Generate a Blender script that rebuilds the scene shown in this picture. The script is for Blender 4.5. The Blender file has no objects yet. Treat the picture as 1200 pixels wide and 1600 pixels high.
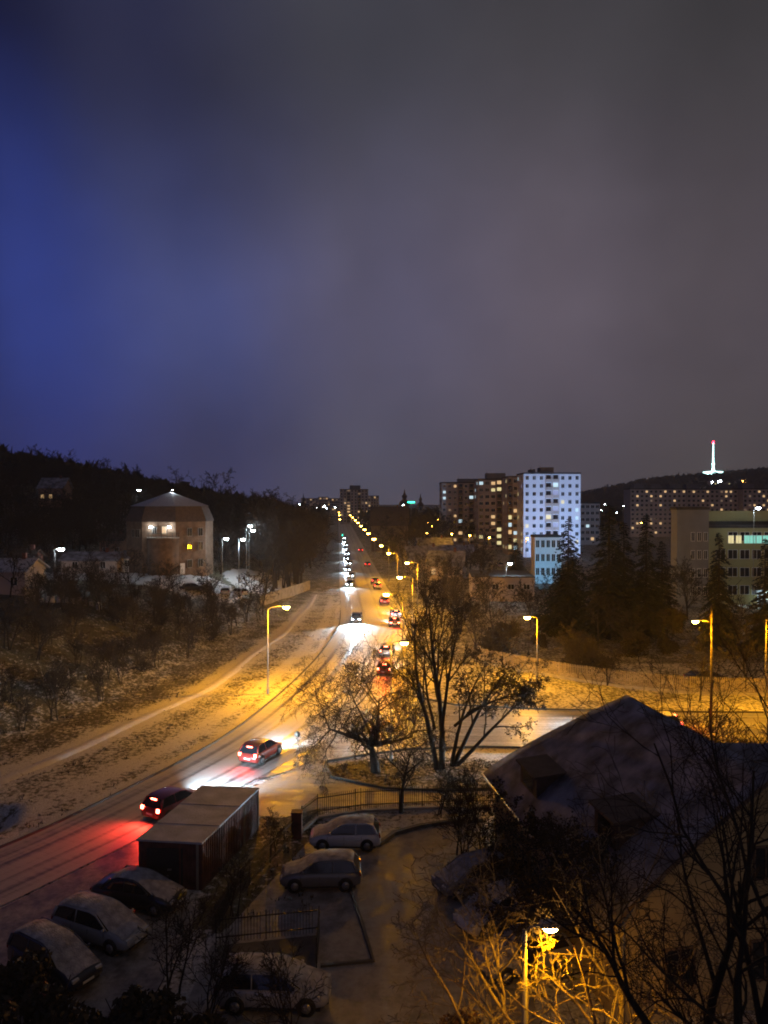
import bpy, math, random
import numpy as np
from mathutils import Vector, Matrix, noise
R = math.radians
sc = bpy.context.scene
COL = sc.collection
H, F, U0, V0 = 20.0, 1155.0, 600.0, 785.0      # camera height, focal length and principal point in photo pixels

# ------------------------------------------------------------------ camera, sky, exposure
cd = bpy.data.cameras.new('camera'); cam = bpy.data.objects.new('camera', cd); COL.objects.link(cam)
cam.location = (0, 0, H); cam.rotation_euler = (R(90 - 0.74), 0, 0)
cd.sensor_fit = 'VERTICAL'; cd.sensor_height = 36; cd.lens = 36 * F / 1600
cd.clip_end = 9000; cd.clip_start = .1
sc.camera = cam
sc.view_settings.view_transform = 'Standard'; sc.view_settings.look = 'None'
sc.view_settings.exposure = 0; sc.view_settings.gamma = 1
sc.render.engine = 'CYCLES'
cy = sc.cycles
cy.use_denoising = True; cy.filter_width = 1.9; cy.max_bounces = 4; cy.diffuse_bounces = 2; cy.glossy_bounces = 2
cy.sample_clamp_indirect = 3; cy.use_light_tree = True; cy.caustics_reflective = False; cy.caustics_refractive = False

world = bpy.data.worlds.new('World'); sc.world = world; world.use_nodes = True
nt = world.node_tree; N = nt.nodes; L = nt.links
def nd(t, **k):
    n = N.new(t)
    for a, b in k.items(): setattr(n, a, b)
    return n
def srgb(r, g, b):
    f = lambda c: ((c / 255 + .055) / 1.055) ** 2.4 if c > 10 else c / 255 / 12.92
    return (f(r), f(g), f(b), 1)
bg = N['Background']
tc = nd('ShaderNodeTexCoord'); sep = nd('ShaderNodeSeparateXYZ'); L.new(tc.outputs['Generated'], sep.inputs[0])
def wramp(src, stops):
    n = nd('ShaderNodeValToRGB'); cr = n.color_ramp; cr.interpolation = 'EASE'
    while len(cr.elements) < len(stops): cr.elements.new(.5)
    for e, (p, c) in zip(cr.elements, stops): e.position = p; e.color = c
    L.new(src, n.inputs[0]); return n
mr = nd('ShaderNodeMapRange'); mr.inputs[1].default_value = -.55; mr.inputs[2].default_value = .55
# soft cloud noise moves the colour bands so that they are not straight
nz = nd('ShaderNodeTexNoise'); nz.inputs['Scale'].default_value = 2.2; nz.inputs['Detail'].default_value = 5; nz.inputs['Roughness'].default_value = .5
L.new(tc.outputs['Generated'], nz.inputs['Vector'])
ad = nd('ShaderNodeMath', operation='MULTIPLY_ADD'); L.new(nz.outputs[0], ad.inputs[0]); ad.inputs[1].default_value = .16; ad.inputs[2].default_value = -.08
ad2 = nd('ShaderNodeMath', operation='ADD'); L.new(ad.outputs[0], ad2.inputs[0]); L.new(sep.outputs[0], ad2.inputs[1])
L.new(ad2.outputs[0], mr.inputs[0])
def px(u): return .5 + (u - 600) / math.hypot(u - 600, 1200) / 1.1
hor = wramp(mr.outputs[0], [(0, srgb(26, 29, 56)), (px(30), srgb(46, 50, 100)), (px(300), srgb(60, 61, 94)), (px(560), srgb(74, 73, 88)), (px(820), srgb(77, 72, 82)), (px(1150), srgb(72, 66, 68))])
mid = wramp(mr.outputs[0], [(0, srgb(24, 28, 60)), (px(60), srgb(48, 62, 132)), (px(300), srgb(66, 73, 120)), (px(560), srgb(85, 82, 104)), (px(880), srgb(94, 86, 97)), (px(1150), srgb(80, 73, 79))])
top = wramp(mr.outputs[0], [(0, srgb(10, 12, 26)), (px(60), srgb(17, 20, 46)), (px(300), srgb(38, 40, 64)), (px(560), srgb(56, 56, 64)), (px(820), srgb(59, 57, 61)), (px(1150), srgb(54, 52, 54))])
def wmix(f, a, b):
    m = nd('ShaderNodeMix', data_type='RGBA'); L.new(f, m.inputs[0]); L.new(a, m.inputs[6]); L.new(b, m.inputs[7]); return m.outputs[2]
def wrange(a, b):
    m = nd('ShaderNodeMapRange', interpolation_type='SMOOTHSTEP'); m.inputs[1].default_value = a; m.inputs[2].default_value = b
    s = nd('ShaderNodeMath', operation='ADD'); L.new(ad.outputs[0], s.inputs[0]); L.new(sep.outputs[2], s.inputs[1]); L.new(s.outputs[0], m.inputs[0]); return m.outputs[0]
c1 = wmix(wrange(0.0, .22), hor.outputs[0], mid.outputs[0])
c2 = wmix(wrange(.24, .54), c1, top.outputs[0])
nz2 = nd('ShaderNodeTexNoise'); nz2.inputs['Scale'].default_value = 5; nz2.inputs['Detail'].default_value = 6
L.new(tc.outputs['Generated'], nz2.inputs['Vector'])
m2 = nd('ShaderNodeMapRange'); L.new(nz2.outputs[0], m2.inputs[0]); m2.inputs[1].default_value = .3; m2.inputs[2].default_value = .7; m2.inputs[3].default_value = .86; m2.inputs[4].default_value = 1.14
mul = nd('ShaderNodeMix', data_type='RGBA', blend_type='MULTIPLY'); mul.inputs[0].default_value = 1; L.new(c2, mul.inputs[6]); L.new(m2.outputs[0], mul.inputs[7])
L.new(mul.outputs[2], bg.inputs[0]); bg.inputs[1].default_value = 1.25

# ------------------------------------------------------------------ helpers
def tag(o, label=None, cat=None, group=None, kind=None):
    if label: o['label'] = label
    if cat: o['category'] = cat
    if group: o['group'] = group
    if kind: o['kind'] = kind
    return o
def gp(u, v, z=0.0):
    """point of the place at height z that the photo shows at (u, v)"""
    k = (H - z) / (v - V0)
    return (u - U0) * k, F * k
def empty(name, loc, rz=0.0):
    o = bpy.data.objects.new(name, None); o.empty_display_size = .2; COL.objects.link(o)
    o.location = loc; o.rotation_euler = (0, 0, rz); return o
class MB:
    def __init__(s): s.v = []; s.f = []; s.m = []; s.sm = []
    def add(s, vs, fs, mi=0, smooth=False):
        b = len(s.v); s.v.extend([tuple(p) for p in vs])
        for f in fs: s.f.append(tuple(i + b for i in f)); s.m.append(mi); s.sm.append(smooth)
    def box(s, x0, y0, z0, x1, y1, z1, mi=0, M=None):
        vs = [(x, y, z) for z in (z0, z1) for y in (y0, y1) for x in (x0, x1)]
        if M is not None: vs = [tuple(M @ Vector(p)) for p in vs]
        s.add(vs, [(0, 2, 3, 1), (4, 5, 7, 6), (0, 1, 5, 4), (2, 6, 7, 3), (0, 4, 6, 2), (1, 3, 7, 5)], mi)
    def tube(s, pts, rad, k=6, mi=0, smooth=True, cap=True):
        pts = [Vector(p) for p in pts]; n = len(pts)
        if not hasattr(rad, '__len__'): rad = [rad] * n
        b = []; vs = []
        for i, p in enumerate(pts):
            t = (pts[min(i + 1, n - 1)] - pts[max(i - 1, 0)])
            if t.length < 1e-6: t = Vector((0, 0, 1))
            t.normalize(); a = Vector((1, 0, 0)) if abs(t.x) < .8 else Vector((0, 1, 0))
            e1 = t.cross(a).normalized(); e2 = t.cross(e1)
            for j in range(k):
                w = 2 * math.pi * j / k
                vs.append(p + (e1 * math.cos(w) + e2 * math.sin(w)) * rad[i])
        fs = [(i * k + j, i * k + (j + 1) % k, (i + 1) * k + (j + 1) % k, (i + 1) * k + j) for i in range(n - 1) for j in range(k)]
        if cap and k > 3: fs += [tuple(range(k))[::-1], tuple((n - 1) * k + j for j in range(k))]
        s.add(vs, fs, mi, smooth)
    def cyl(s, c, r, z0, z1, k=16, mi=0, r2=None):
        s.tube([(c[0], c[1], z0), (c[0], c[1], z1)], [r, r if r2 is None else r2], k, mi, smooth=k > 10)
    def prism(s, poly, a0, a1, axis='y', mi=0):
        """polygon (2-D) extruded along an axis"""
        def P(p, a): return {'y': (p[0], a, p[1]), 'x': (a, p[0], p[1]), 'z': (p[0], p[1], a)}[axis]
        n = len(poly); s.add([P(p, a0) for p in poly] + [P(p, a1) for p in poly],
            [tuple(range(n)), tuple(range(2 * n - 1, n - 1, -1))] + [(i, (i + 1) % n, n + (i + 1) % n, n + i) for i in range(n)], mi)
    def mesh(s, name, mats):
        me = bpy.data.meshes.new(name); me.from_pydata(s.v, [], s.f)
        for m in (mats if isinstance(mats, (list, tuple)) else [mats]): me.materials.append(m)
        me.polygons.foreach_set('material_index', s.m); me.polygons.foreach_set('use_smooth', s.sm)
        me.update(); return me
    def build(s, name, mats, parent=None, bevel=0):
        o = bpy.data.objects.new(name, s.mesh(name, mats)); COL.objects.link(o)
        if parent: o.parent = parent
        if bevel:
            b = o.modifiers.new('bevel', 'BEVEL'); b.width = bevel; b.segments = 2; b.limit_method = 'ANGLE'
        return o
def link(name, me, parent=None, loc=(0, 0, 0), rot=(0, 0, 0), scale=(1, 1, 1)):
    o = bpy.data.objects.new(name, me); COL.objects.link(o); o.parent = parent
    o.location = loc; o.rotation_euler = rot; o.scale = scale; return o
def copy_tree(o, parent=None):
    c = o.copy(); COL.objects.link(c); c.parent = parent
    for ch in o.children: copy_tree(ch, c)
    return c

# ------------------------------------------------------------------ materials
def mat(name, col, rough=.8, metal=0, var=.25, scale=3.0, bump=0.0, bscale=None, spec=.5, detail=5):
    m = bpy.data.materials.new(name); m.use_nodes = True; t = m.node_tree; b = t.nodes['Principled BSDF']
    b.inputs['Roughness'].default_value = rough; b.inputs['Metallic'].default_value = metal; b.inputs['Specular IOR Level'].default_value = spec
    tx = t.nodes.new('ShaderNodeTexCoord'); n = t.nodes.new('ShaderNodeTexNoise'); n.inputs['Scale'].default_value = scale; n.inputs['Detail'].default_value = detail
    t.links.new(tx.outputs['Object'], n.inputs['Vector'])
    r = t.nodes.new('ShaderNodeValToRGB'); e = r.color_ramp.elements; e[0].position = .3; e[1].position = .72
    e[0].color = tuple(c * (1 - var) for c in col) + (1,); e[1].color = tuple(min(1, c * (1 + var)) for c in col) + (1,)
    t.links.new(n.outputs[0], r.inputs[0]); t.links.new(r.outputs[0], b.inputs['Base Color'])
    if bump:
        n2 = t.nodes.new('ShaderNodeTexNoise'); n2.inputs['Scale'].default_value = bscale or scale * 6; n2.inputs['Detail'].default_value = 4
        t.links.new(tx.outputs['Object'], n2.inputs['Vector'])
        bp = t.nodes.new('ShaderNodeBump'); bp.inputs['Strength'].default_value = bump; bp.inputs['Distance'].default_value = .1
        t.links.new(n2.outputs[0], bp.inputs['Height']); t.links.new(bp.outputs[0], b.inputs['Normal'])
    return m
def emit(name, col, s):
    m = bpy.data.materials.new(name); m.use_nodes = True; b = m.node_tree.nodes['Principled BSDF']
    b.inputs['Base Color'].default_value = (.2, .2, .2, 1); b.inputs['Emission Color'].default_value = (*col, 1); b.inputs['Emission Strength'].default_value = s
    return m
SOD = (1, .41, .002); WHT = (.66, .86, 1)
M = dict(
    snow=mat('snow', (.52, .51, .53), .7, var=.12, scale=2, bump=.5, bscale=14),
    roofsnow=mat('roof_snow', (.42, .42, .46), .75, var=.3, scale=.9, bump=.4, bscale=9),
    thin_snow=mat('patchy_snow', (.21, .21, .25), .8, var=.75, scale=.9, bump=.4, bscale=9),
    carsnow=mat('frosty_snow', (.3, .3, .33), .75, var=.5, scale=2.5, bump=.5, bscale=12),
    bark=mat('bark', (.022, .017, .013), .9, var=.4, scale=6, bump=.6),
    twig=mat('twig', (.019, .014, .011), .9, var=.3, scale=4),
    palebark=mat('pale_bark', (.2, .16, .11), .85, var=.35, scale=7, bump=.5),
    needle=mat('needles', (.014, .024, .018), .8, var=.5, scale=2),
    leaf=mat('leaves', (.028, .023, .012), .8, var=.5, scale=3),
    russet=mat('russet_leaves', (.13, .06, .03), .85, var=.5, scale=3),
    pole=mat('galvanised_steel', (.34, .33, .31), .5, .6, var=.15, scale=3),
    darkpole=mat('creosoted_wood', (.06, .045, .035), .9, var=.3, scale=5),
    iron=mat('dark_iron', (.03, .03, .032), .5, .5, var=.2),
    rust=mat('brown_paint', (.11, .04, .03), .7, var=.6, scale=1.6, bump=.35),
    concrete=mat('concrete', (.3, .28, .25), .9, var=.25, scale=1.2, bump=.3),
    asphalt=mat('asphalt', (.06, .058, .056), .7, var=.3, scale=2, bump=.3),
    tyre=mat('rubber', (.015, .015, .015), .9, var=.2),
    rim=mat('alloy', (.35, .35, .37), .35, .8, var=.1),
    glass=mat('dark_glass', (.012, .014, .018), .08, var=.1, spec=.8),
    trim=mat('black_plastic', (.02, .02, .02), .6, var=.2),
    plate=mat('white_plate', (.7, .7, .7), .5, var=.03),
    lensoff=mat('clear_lens', (.45, .47, .5), .15, var=.1, spec=.8),
    redoff=mat('red_lens', (.25, .01, .01), .2, var=.1),
    yellowwall=mat('yellow_plaster', (.42, .33, .16), .9, var=.18, scale=.8, bump=.15),
    pinkwall=mat('pink_plaster', (.34, .2, .14), .9, var=.15, scale=.4),
    brick=mat('old_brick', (.16, .105, .07), .9, var=.35, scale=1.2, bump=.3),
    panelwall=mat('panel_concrete', (.5, .42, .37), .9, var=.12, scale=.3),
    panelbrown=mat('panel_brown', (.2, .15, .12), .9, var=.15, scale=.3),
    greywall=mat('grey_render', (.2, .2, .21), .9, var=.12, scale=.4),
    whitewall=mat('white_render', (.72, .73, .78), .85, var=.05, scale=.3),
    olivewall=mat('olive_render', (.38, .36, .17), .9, var=.1, scale=.3),
    pitch=mat('bitumen_roof', (.05, .048, .05), .9, var=.3, scale=1),
    tile=mat('dark_tiles', (.07, .05, .045), .8, var=.3, scale=2),
    wood=mat('weathered_planks', (.16, .11, .07), .9, var=.3, scale=3),
    picket=mat('pale_pickets', (.26, .22, .17), .85, var=.2, scale=1),
    white=mat('white_paint', (.7, .7, .7), .7, var=.08),
    sodium=emit('sodium_lens', (1, .52, .1), 140), sodium_far=emit('far_sodium_lens', (1, .48, .06), 60),
    mercury=emit('white_lens', (.8, .93, 1), 90), cyan=emit('cyan_lens', (.1, .9, 1), 20), green=emit('green_lens', (.03, .9, .5), 8),
    head=emit('headlight_glow', (.75, .9, 1), 60), tail=emit('tail_glow', (1, .03, .02), 12), brake=emit('brake_glow', (1, .09, .05), 45),
    warm=emit('warm_window', (1, .62, .28), .8), cool=emit('cool_window', (.65, .9, 1), .9), dim=emit('dim_window', (1, .6, .35), .16),
    yellow=emit('yellow_window', (1, .85, .4), .8), violet=emit('violet_window', (.5, .55, 1), .45), teal=emit('teal_window', (.25, .75, .6), .9),
    redlamp=emit('red_beacon', (1, .02, .05), 25), masts=emit('mast_glow', (.55, 1, .97), 5),
)
def paint(name, col, rough=.28):
    m = mat(name, col, rough, .0, var=.04, scale=2)
    m.node_tree.nodes['Principled BSDF'].inputs['Coat Weight'].default_value = .6
    return m
def worldmat(name, ground=False):
    """snow thinly lying on grass; the vertex layer 'cover' says how much of the grass it hides"""
    m = bpy.data.materials.new(name); m.use_nodes = True; t = m.node_tree; b = t.nodes['Principled BSDF']; n = t.nodes; l = t.links
    g = n.new('ShaderNodeNewGeometry')
    def noise_(s, d=6, ro=.6):
        x = n.new('ShaderNodeTexNoise'); x.inputs['Scale'].default_value = s; x.inputs['Detail'].default_value = d; x.inputs['Roughness'].default_value = ro
        l.new(g.outputs['Position'], x.inputs['Vector']); return x.outputs[0]
    def mth(op, a, b_, c=None):
        x = n.new('ShaderNodeMath'); x.operation = op
        for i, k in enumerate((a, b_, c)):
            if k is None: continue
            if isinstance(k, (int, float)): x.inputs[i].default_value = k
            else: l.new(k, x.inputs[i])
        return x.outputs[0]
    at = n.new('ShaderNodeAttribute'); at.attribute_name = 'cover'
    fine = noise_(2.6, 8, .68); big = noise_(.35, 4); tiny = noise_(11, 4)
    s = mth('ADD', mth('MULTIPLY_ADD', fine, 2.0, -1.0), mth('MULTIPLY_ADD', big, .8, -.4))
    s = mth('ADD', s, at.outputs['Fac'])
    mr = n.new('ShaderNodeMapRange'); mr.interpolation_type = 'SMOOTHSTEP'; mr.inputs[1].default_value = .32; mr.inputs[2].default_value = .68; l.new(s, mr.inputs[0])
    snow = n.new('ShaderNodeValToRGB'); e = snow.color_ramp.elements; e[0].color = (.38, .36, .34, 1); e[1].color = (.68, .67, .67, 1); e[0].position = .35; e[1].position = .65; l.new(tiny, snow.inputs[0])
    gr = n.new('ShaderNodeValToRGB'); e = gr.color_ramp.elements; e[0].color = (.035, .03, .015, 1); e[1].color = (.1, .09, .04, 1); e[0].position = .35; e[1].position = .65; l.new(tiny, gr.inputs[0])
    mx = n.new('ShaderNodeMix'); mx.data_type = 'RGBA'; l.new(mr.outputs[0], mx.inputs[0]); l.new(gr.outputs[0], mx.inputs[6]); l.new(snow.outputs[0], mx.inputs[7])
    l.new(mx.outputs[2], b.inputs['Base Color']); b.inputs['Roughness'].default_value = .75
    bp = n.new('ShaderNodeBump'); bp.inputs['Strength'].default_value = .9; bp.inputs['Distance'].default_value = .09
    l.new(mth('ADD', fine, mth('MULTIPLY', tiny, .5)), bp.inputs['Height']); l.new(bp.outputs[0], b.inputs['Normal'])
    return m
def roadmat(name, tracks, lo=(.055, .05, .048), hi=(.4, .39, .38), bias=.0, uv=True, along=(1, 1, 1)):
    """slush: snow between darker wheel tracks, wet where driven; U across in metres, V along"""
    m = bpy.data.materials.new(name); m.use_nodes = True; t = m.node_tree; b = t.nodes['Principled BSDF']; n = t.nodes; l = t.links
    src = n.new('ShaderNodeUVMap').outputs[0] if uv else n.new('ShaderNodeNewGeometry').outputs['Position']
    mp = n.new('ShaderNodeMapping'); l.new(src, mp.inputs[0]); mp.inputs['Scale'].default_value = along
    st = n.new('ShaderNodeTexNoise'); st.inputs['Scale'].default_value = 1; st.inputs['Detail'].default_value = 7; st.inputs['Roughness'].default_value = .62; l.new(mp.outputs[0], st.inputs['Vector'])
    fn = n.new('ShaderNodeTexNoise'); fn.inputs['Scale'].default_value = 3.5; fn.inputs['Detail'].default_value = 6; fn.inputs['Roughness'].default_value = .7; l.new(src, fn.inputs['Vector'])
    a = n.new('ShaderNodeMath'); a.operation = 'MULTIPLY_ADD'; l.new(fn.outputs[0], a.inputs[0]); a.inputs[1].default_value = .55; l.new(st.outputs[0], a.inputs[2])
    cur = a.outputs[0]
    if tracks:
        sx = n.new('ShaderNodeSeparateXYZ'); l.new(src, sx.inputs[0])
        r = n.new('ShaderNodeValToRGB'); cr = r.color_ramp; cr.interpolation = 'EASE'
        sc_ = n.new('ShaderNodeMath'); sc_.operation = 'MULTIPLY'; l.new(sx.outputs[0], sc_.inputs[0]); sc_.inputs[1].default_value = 1.0; l.new(sc_.outputs[0], r.inputs[0])
        while len(cr.elements) < len(tracks): cr.elements.new(.5)
        for e, (p, v) in zip(cr.elements, tracks): e.position = p; e.color = (v, v, v, 1)
        a2 = n.new('ShaderNodeMath'); a2.operation = 'ADD'; l.new(cur, a2.inputs[0]); l.new(r.outputs[0], a2.inputs[1]); cur = a2.outputs[0]
    mr = n.new('ShaderNodeMapRange'); mr.interpolation_type = 'SMOOTHSTEP'; mr.inputs[1].default_value = .62 - bias; mr.inputs[2].default_value = 1.12 - bias; l.new(cur, mr.inputs[0])
    mx = n.new('ShaderNodeMix'); mx.data_type = 'RGBA'; l.new(mr.outputs[0], mx.inputs[0]); mx.inputs[6].default_value = (*lo, 1); mx.inputs[7].default_value = (*hi, 1)
    l.new(mx.outputs[2], b.inputs['Base Color'])
    rr = n.new('ShaderNodeMapRange'); l.new(mr.outputs[0], rr.inputs[0]); rr.inputs[3].default_value = .32; rr.inputs[4].default_value = .7; l.new(rr.outputs[0], b.inputs['Roughness'])
    bp = n.new('ShaderNodeBump'); bp.inputs['Strength'].default_value = .7; bp.inputs['Distance'].default_value = .04; l.new(a.outputs[0], bp.inputs['Height']); l.new(bp.outputs[0], b.inputs['Normal'])
    return m

# ------------------------------------------------------------------ lie of the land
LE = np.array([(-37, 20), (-22.1, 42.5), (-18.3, 50.2), (-13.9, 61.6), (-11.4, 73.3), (-9.3, 88), (-8.0, 102), (-7.3, 123), (-11.3, 187), (-20.9, 343), (-45.9, 743), (-62, 1000)], float)
RE = np.array([(-31, 17), (-17.6, 38.6), (-13.0, 46.5), (-7.6, 56.5), (-3.4, 66), (-1, 75), (.9, 88), (2.5, 102), (3.9, 123), (-.1, 187), (-9.8, 343), (-34.8, 743), (-50, 1000)], float)
BE = np.array([(-60, 10), (-45, 30), (-31, 60), (-24.5, 78), (-20, 115), (-18, 150), (-18, 200), (-31, 343), (-56, 743), (-75, 1000)], float)
def edge(E, y): return np.interp(y, E[:, 1], E[:, 0])
def smooth(a): a = np.clip(a, 0, 1); return a * a * (3 - 2 * a)
def height(x, y):
    x = np.asarray(x, float); y = np.asarray(y, float)
    b = edge(BE, y)
    z = 6.0 * smooth((b - x) / 24) * smooth((y - 15) / 40)
    A = np.clip((-x - 55) * .2, 0, 34)
    z = z + A * smooth((y - 165) / 165) * (.25 + .75 * smooth((650 - y) / 250)) * smooth((1500 - y) / 500)
    u = x / np.maximum(y, 1) * F
    # hill with the mast, far to the right
    Hh = np.interp(x / 1500 * 1155 + 600, [700, 860, 920, 985, 1060, 1114, 1200, 1500, 2000], [0, 6, 16, 40, 60, 66, 76, 85, 60])
    z = z + Hh * smooth((y - 850) / 650) * smooth((3200 - y) / 1200)
    # drain beside the road
    z = z - 1.1 * np.exp(-(((x + 25.2) * .9 + (y - 46.5) * .3) / 1.0) ** 4 / 2.5 - ((y - 46.5) / 1.6) ** 4)
    return z
def hz(x, y): return float(height(x, y))
def cover(x, y):
    x = np.asarray(x, float); y = np.asarray(y, float)
    l = edge(LE, y); b = edge(BE, y); t = (l - x) / (l - b)
    c = np.interp(t, [-.05, 0, .05, .07, .13, .16, .24, .28, .42, .5, .54, .72, .78, .95, 1.1, 1.6, 3], [.78, .8, .8, .56, .52, .75, .78, .54, .48, .54, .78, .78, .46, .34, .42, .32, .18])
    far = smooth((y - 130) / 60); c = c * (1 - far) + .35 * far
    right = x > l
    c = np.where(right, .62, c)
    isl = (((x - 4) / 9.5) ** 2 + ((y - 54.5) / 3.2) ** 2) < 1
    c = np.where(isl, .4, c)
    verge = right & (y > 71) & (y < 92) & (x > 3); c = np.where(verge, .5, c)
    c = np.where(right & (y >= 92), .4, c)
    c = np.where(right & (y < 50) & (x > -7.5), .62, c)
    emb = (x < -4) & (x > -9.5) & (y > 34) & (y < 48) & right; c = np.where(emb, .3, c)
    yard = ((x + 40) / 13) ** 2 + ((y - 138) / 12) ** 2 < 1; c = np.where(yard, 1.0, c)
    yard = ((x + 62) / 14) ** 2 + ((y - 140) / 8) ** 2 < 1; c = np.where(yard, 1.1, c)
    yard = ((x + 27) / 8) ** 2 + ((y - 165) / 16) ** 2 < 1; c = np.where(yard, .9, c)
    return c
def axis(a, pts):
    out = [a]
    for end, st in pts:
        n = max(1, int(round((end - out[-1]) / st))); s0 = out[-1]
        out += [s0 + (end - s0) * (i + 1) / n for i in range(n)]
    return np.array(out)
xs = axis(-4500, [(-900, 300), (-300, 30), (-80, 5), (-45, 1.6), (20, .55), (60, 1.6), (300, 12), (1400, 50), (4500, 300)])
ys = axis(-60, [(20, 8), (34, 1.2), (110, .6), (200, 2), (420, 8), (1800, 40), (3400, 100), (6500, 500)])
X, Y = np.meshgrid(xs, ys)
Z = height(X, Y); C = cover(X, Y)
rng = np.random.default_rng(4)
rough = smooth((edge(BE, Y) - X) / 5) * .35 + .05 * (X > -60)
flat = (X > edge(LE, Y) - .6) & (Y < 1100)
road_ = (X > edge(LE, Y) - .6)
Z = Z + np.where(flat, -.03, (rng.random(X.shape) - .5) * rough * (Y < 400)) 
me = bpy.data.meshes.new('ground'); ny, nx = X.shape
me.vertices.add(nx * ny); me.vertices.foreach_set('co', np.stack([X, Y, Z], -1).reshape(-1))
idx = np.arange(nx * ny).reshape(ny, nx)
q = np.stack([idx[:-1, :-1], idx[:-1, 1:], idx[1:, 1:], idx[1:, :-1]], -1).reshape(-1, 4)
me.loops.add(q.size); me.loops.foreach_set('vertex_index', q.reshape(-1))
me.polygons.add(len(q)); me.polygons.foreach_set('loop_start', np.arange(len(q)) * 4); me.polygons.foreach_set('use_smooth', np.ones(len(q), bool))
me.update(); at = me.attributes.new('cover', 'FLOAT', 'POINT'); at.data.foreach_set('value', C.reshape(-1))
me.materials.append(worldmat('snowy_grass')); g = bpy.data.objects.new('ground', me); COL.objects.link(g); tag(g, kind='structure')

def resample(E, n):
    E = np.asarray(E); d = np.r_[0, np.cumsum(np.hypot(*np.diff(E, axis=0).T))]
    t = np.r_[np.linspace(0, 130, n), np.linspace(140, d[-1], 30)]
    # Catmull-Rom through the points
    P = [Vector((E[i][0], E[i][1], 0)) for i in range(len(E))]; out = []
    for a in t:
        i = min(max(int(np.searchsorted(d, a) - 1), 0), len(P) - 2); u = (a - d[i]) / (d[i + 1] - d[i])
        p0, p1, p2, p3 = P[max(i - 1, 0)], P[i], P[i + 1], P[min(i + 2, len(P) - 1)]
        l1 = (p2 - p1).length; m1 = (p2 - p0) / max((p2 - p1).length + (p1 - p0).length, 1e-6) * l1; m2 = (p3 - p1) / max((p3 - p2).length + (p2 - p1).length, 1e-6) * l1
        out.append(p1 * (2 * u**3 - 3 * u**2 + 1) + m1 * (u**3 - 2 * u**2 + u) + p2 * (-2 * u**3 + 3 * u**2) + m2 * (u**3 - u**2))
    return out, t
lp, lt = resample(LE, 70); 
def right_of(p):
    return Vector((float(edge(RE, p.y)), p.y, 0))
rp_, rt = resample(RE, 70)
b = MB(); nu = 13
for k in range(len(lp)):
    for j in range(nu):
        q_ = lp[k].lerp(rp_[k], j / (nu - 1)); b.v.append((q_.x, q_.y, .02))
for k in range(len(lp) - 1):
    for j in range(nu - 1):
        a = k * nu + j; b.f.append((a, a + 1, a + nu + 1, a + nu)); b.m.append(0); b.sm.append(False)
tr = [(0, .25), (.1, .1), (.16, -.05), (.2, .12), (.3, .14), (.34, -.1), (.42, .18), (.56, .22), (.62, -.1), (.66, .1), (.76, .12), (.8, -.08), (.88, .1), (1, .3)]
tr = [(p, v * 1.5 + .05) for p, v in tr]
ro = b.build('main_road', roadmat('slushy_road', tr, along=(15, .05, 1), bias=.02)); tag(ro, kind='structure')
uvl = ro.data.uv_layers.new(name='UVMap')
for lo_ in ro.data.loops:
    vi = lo_.vertex_index; uvl.data[lo_.index].uv = ((vi % nu) / (nu - 1), lt[vi // nu])
def sheet(name, outline, z, m, kind='structure'):
    b = MB(); b.add([(x, y, z) for x, y in outline], [tuple(range(len(outline)))]); o = b.build(name, m)
    import bmesh
    bm = bmesh.new(); bm.from_mesh(o.data); bmesh.ops.triangulate(bm, faces=bm.faces[:]); 
    bm.faces.ensure_lookup_table(); bm.normal_update()
    if bm.faces[0].normal.z < 0: bmesh.ops.reverse_faces(bm, faces=bm.faces[:])
    bm.to_mesh(o.data); bm.free()
    return tag(o, kind=kind)
side = [(.6, 86), (1.4, 80), (3.2, 75.5), (7, 72.5), (15, 71), (30, 70), (90, 69), (90, 58), (20, 59.6), (8, 60.4), (2, 59.8), (-2, 58.2), (-5.2, 56.9), (-9, 53), (-10, 56), (-6, 64), (-3, 74), (-1, 84)]
sheet('side_road', side, .012, roadmat('slushy_side_road', None, along=(.08, 2.2, 1), bias=.04, uv=False))
lane = [(-10.8, 49.6), (-5.2, 57), (-4.6, 56), (-4.0, 53.4), (0, 51.3), (4, 50.8), (12, 51.2), (12, 49.2), (0, 48.9), (-4, 48.2), (-6.5, 46.6), (-8.2, 47)]
sheet('service_lane', lane, .006, roadmat('packed_snow_lane', None, lo=(.2, .18, .15), hi=(.5, .48, .45), along=(.5, 1.6, 1), bias=.15, uv=False))
lot = [(-4.2, 44.2), (-.4, 44.6), (2.2, 45.6), (6, 46.2), (6, 24), (-8, 24), (-7.8, 33), (-6.2, 38)]
sheet('parking_lot', lot, -.004, roadmat('trodden_snow', None, lo=(.1, .09, .085), hi=(.34, .33, .33), along=(1.2, 1.2, 1), bias=.12, uv=False))
sheet('roadside_parking', [(-17.4, 38.6), (-13.2, 46), (-13.4, 40), (-9, 36), (-9.5, 24), (-30, 18), (-30.6, 17)], .002, roadmat('roadside_slush', None, lo=(.1, .09, .085), hi=(.36, .35, .34), along=(1.1, .8, 1), bias=.08, uv=False))
def kerb(pts, name='kerb', w=.15, h=.12):
    b = MB(); pts = [Vector((p[0], p[1], 0)) for p in pts]
    for i, p in enumerate(pts):
        t = (pts[min(i + 1, len(pts) - 1)] - pts[max(i - 1, 0)]).normalized(); n = Vector((-t.y, t.x, 0)) * w / 2
        b.v += [tuple(p - n + Vector((0, 0, -.05))), tuple(p - n + Vector((0, 0, h))), tuple(p + n + Vector((0, 0, h))), tuple(p + n + Vector((0, 0, -.05)))]
    for i in range(len(pts) - 1):
        for j in range(3):
            a = i * 4 + j; b.f.append((a, a + 4, a + 5, a + 1)); b.m.append(0); b.sm.append(False)
    return tag(b.build(name, M['asphalt']), kind='structure')
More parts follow.
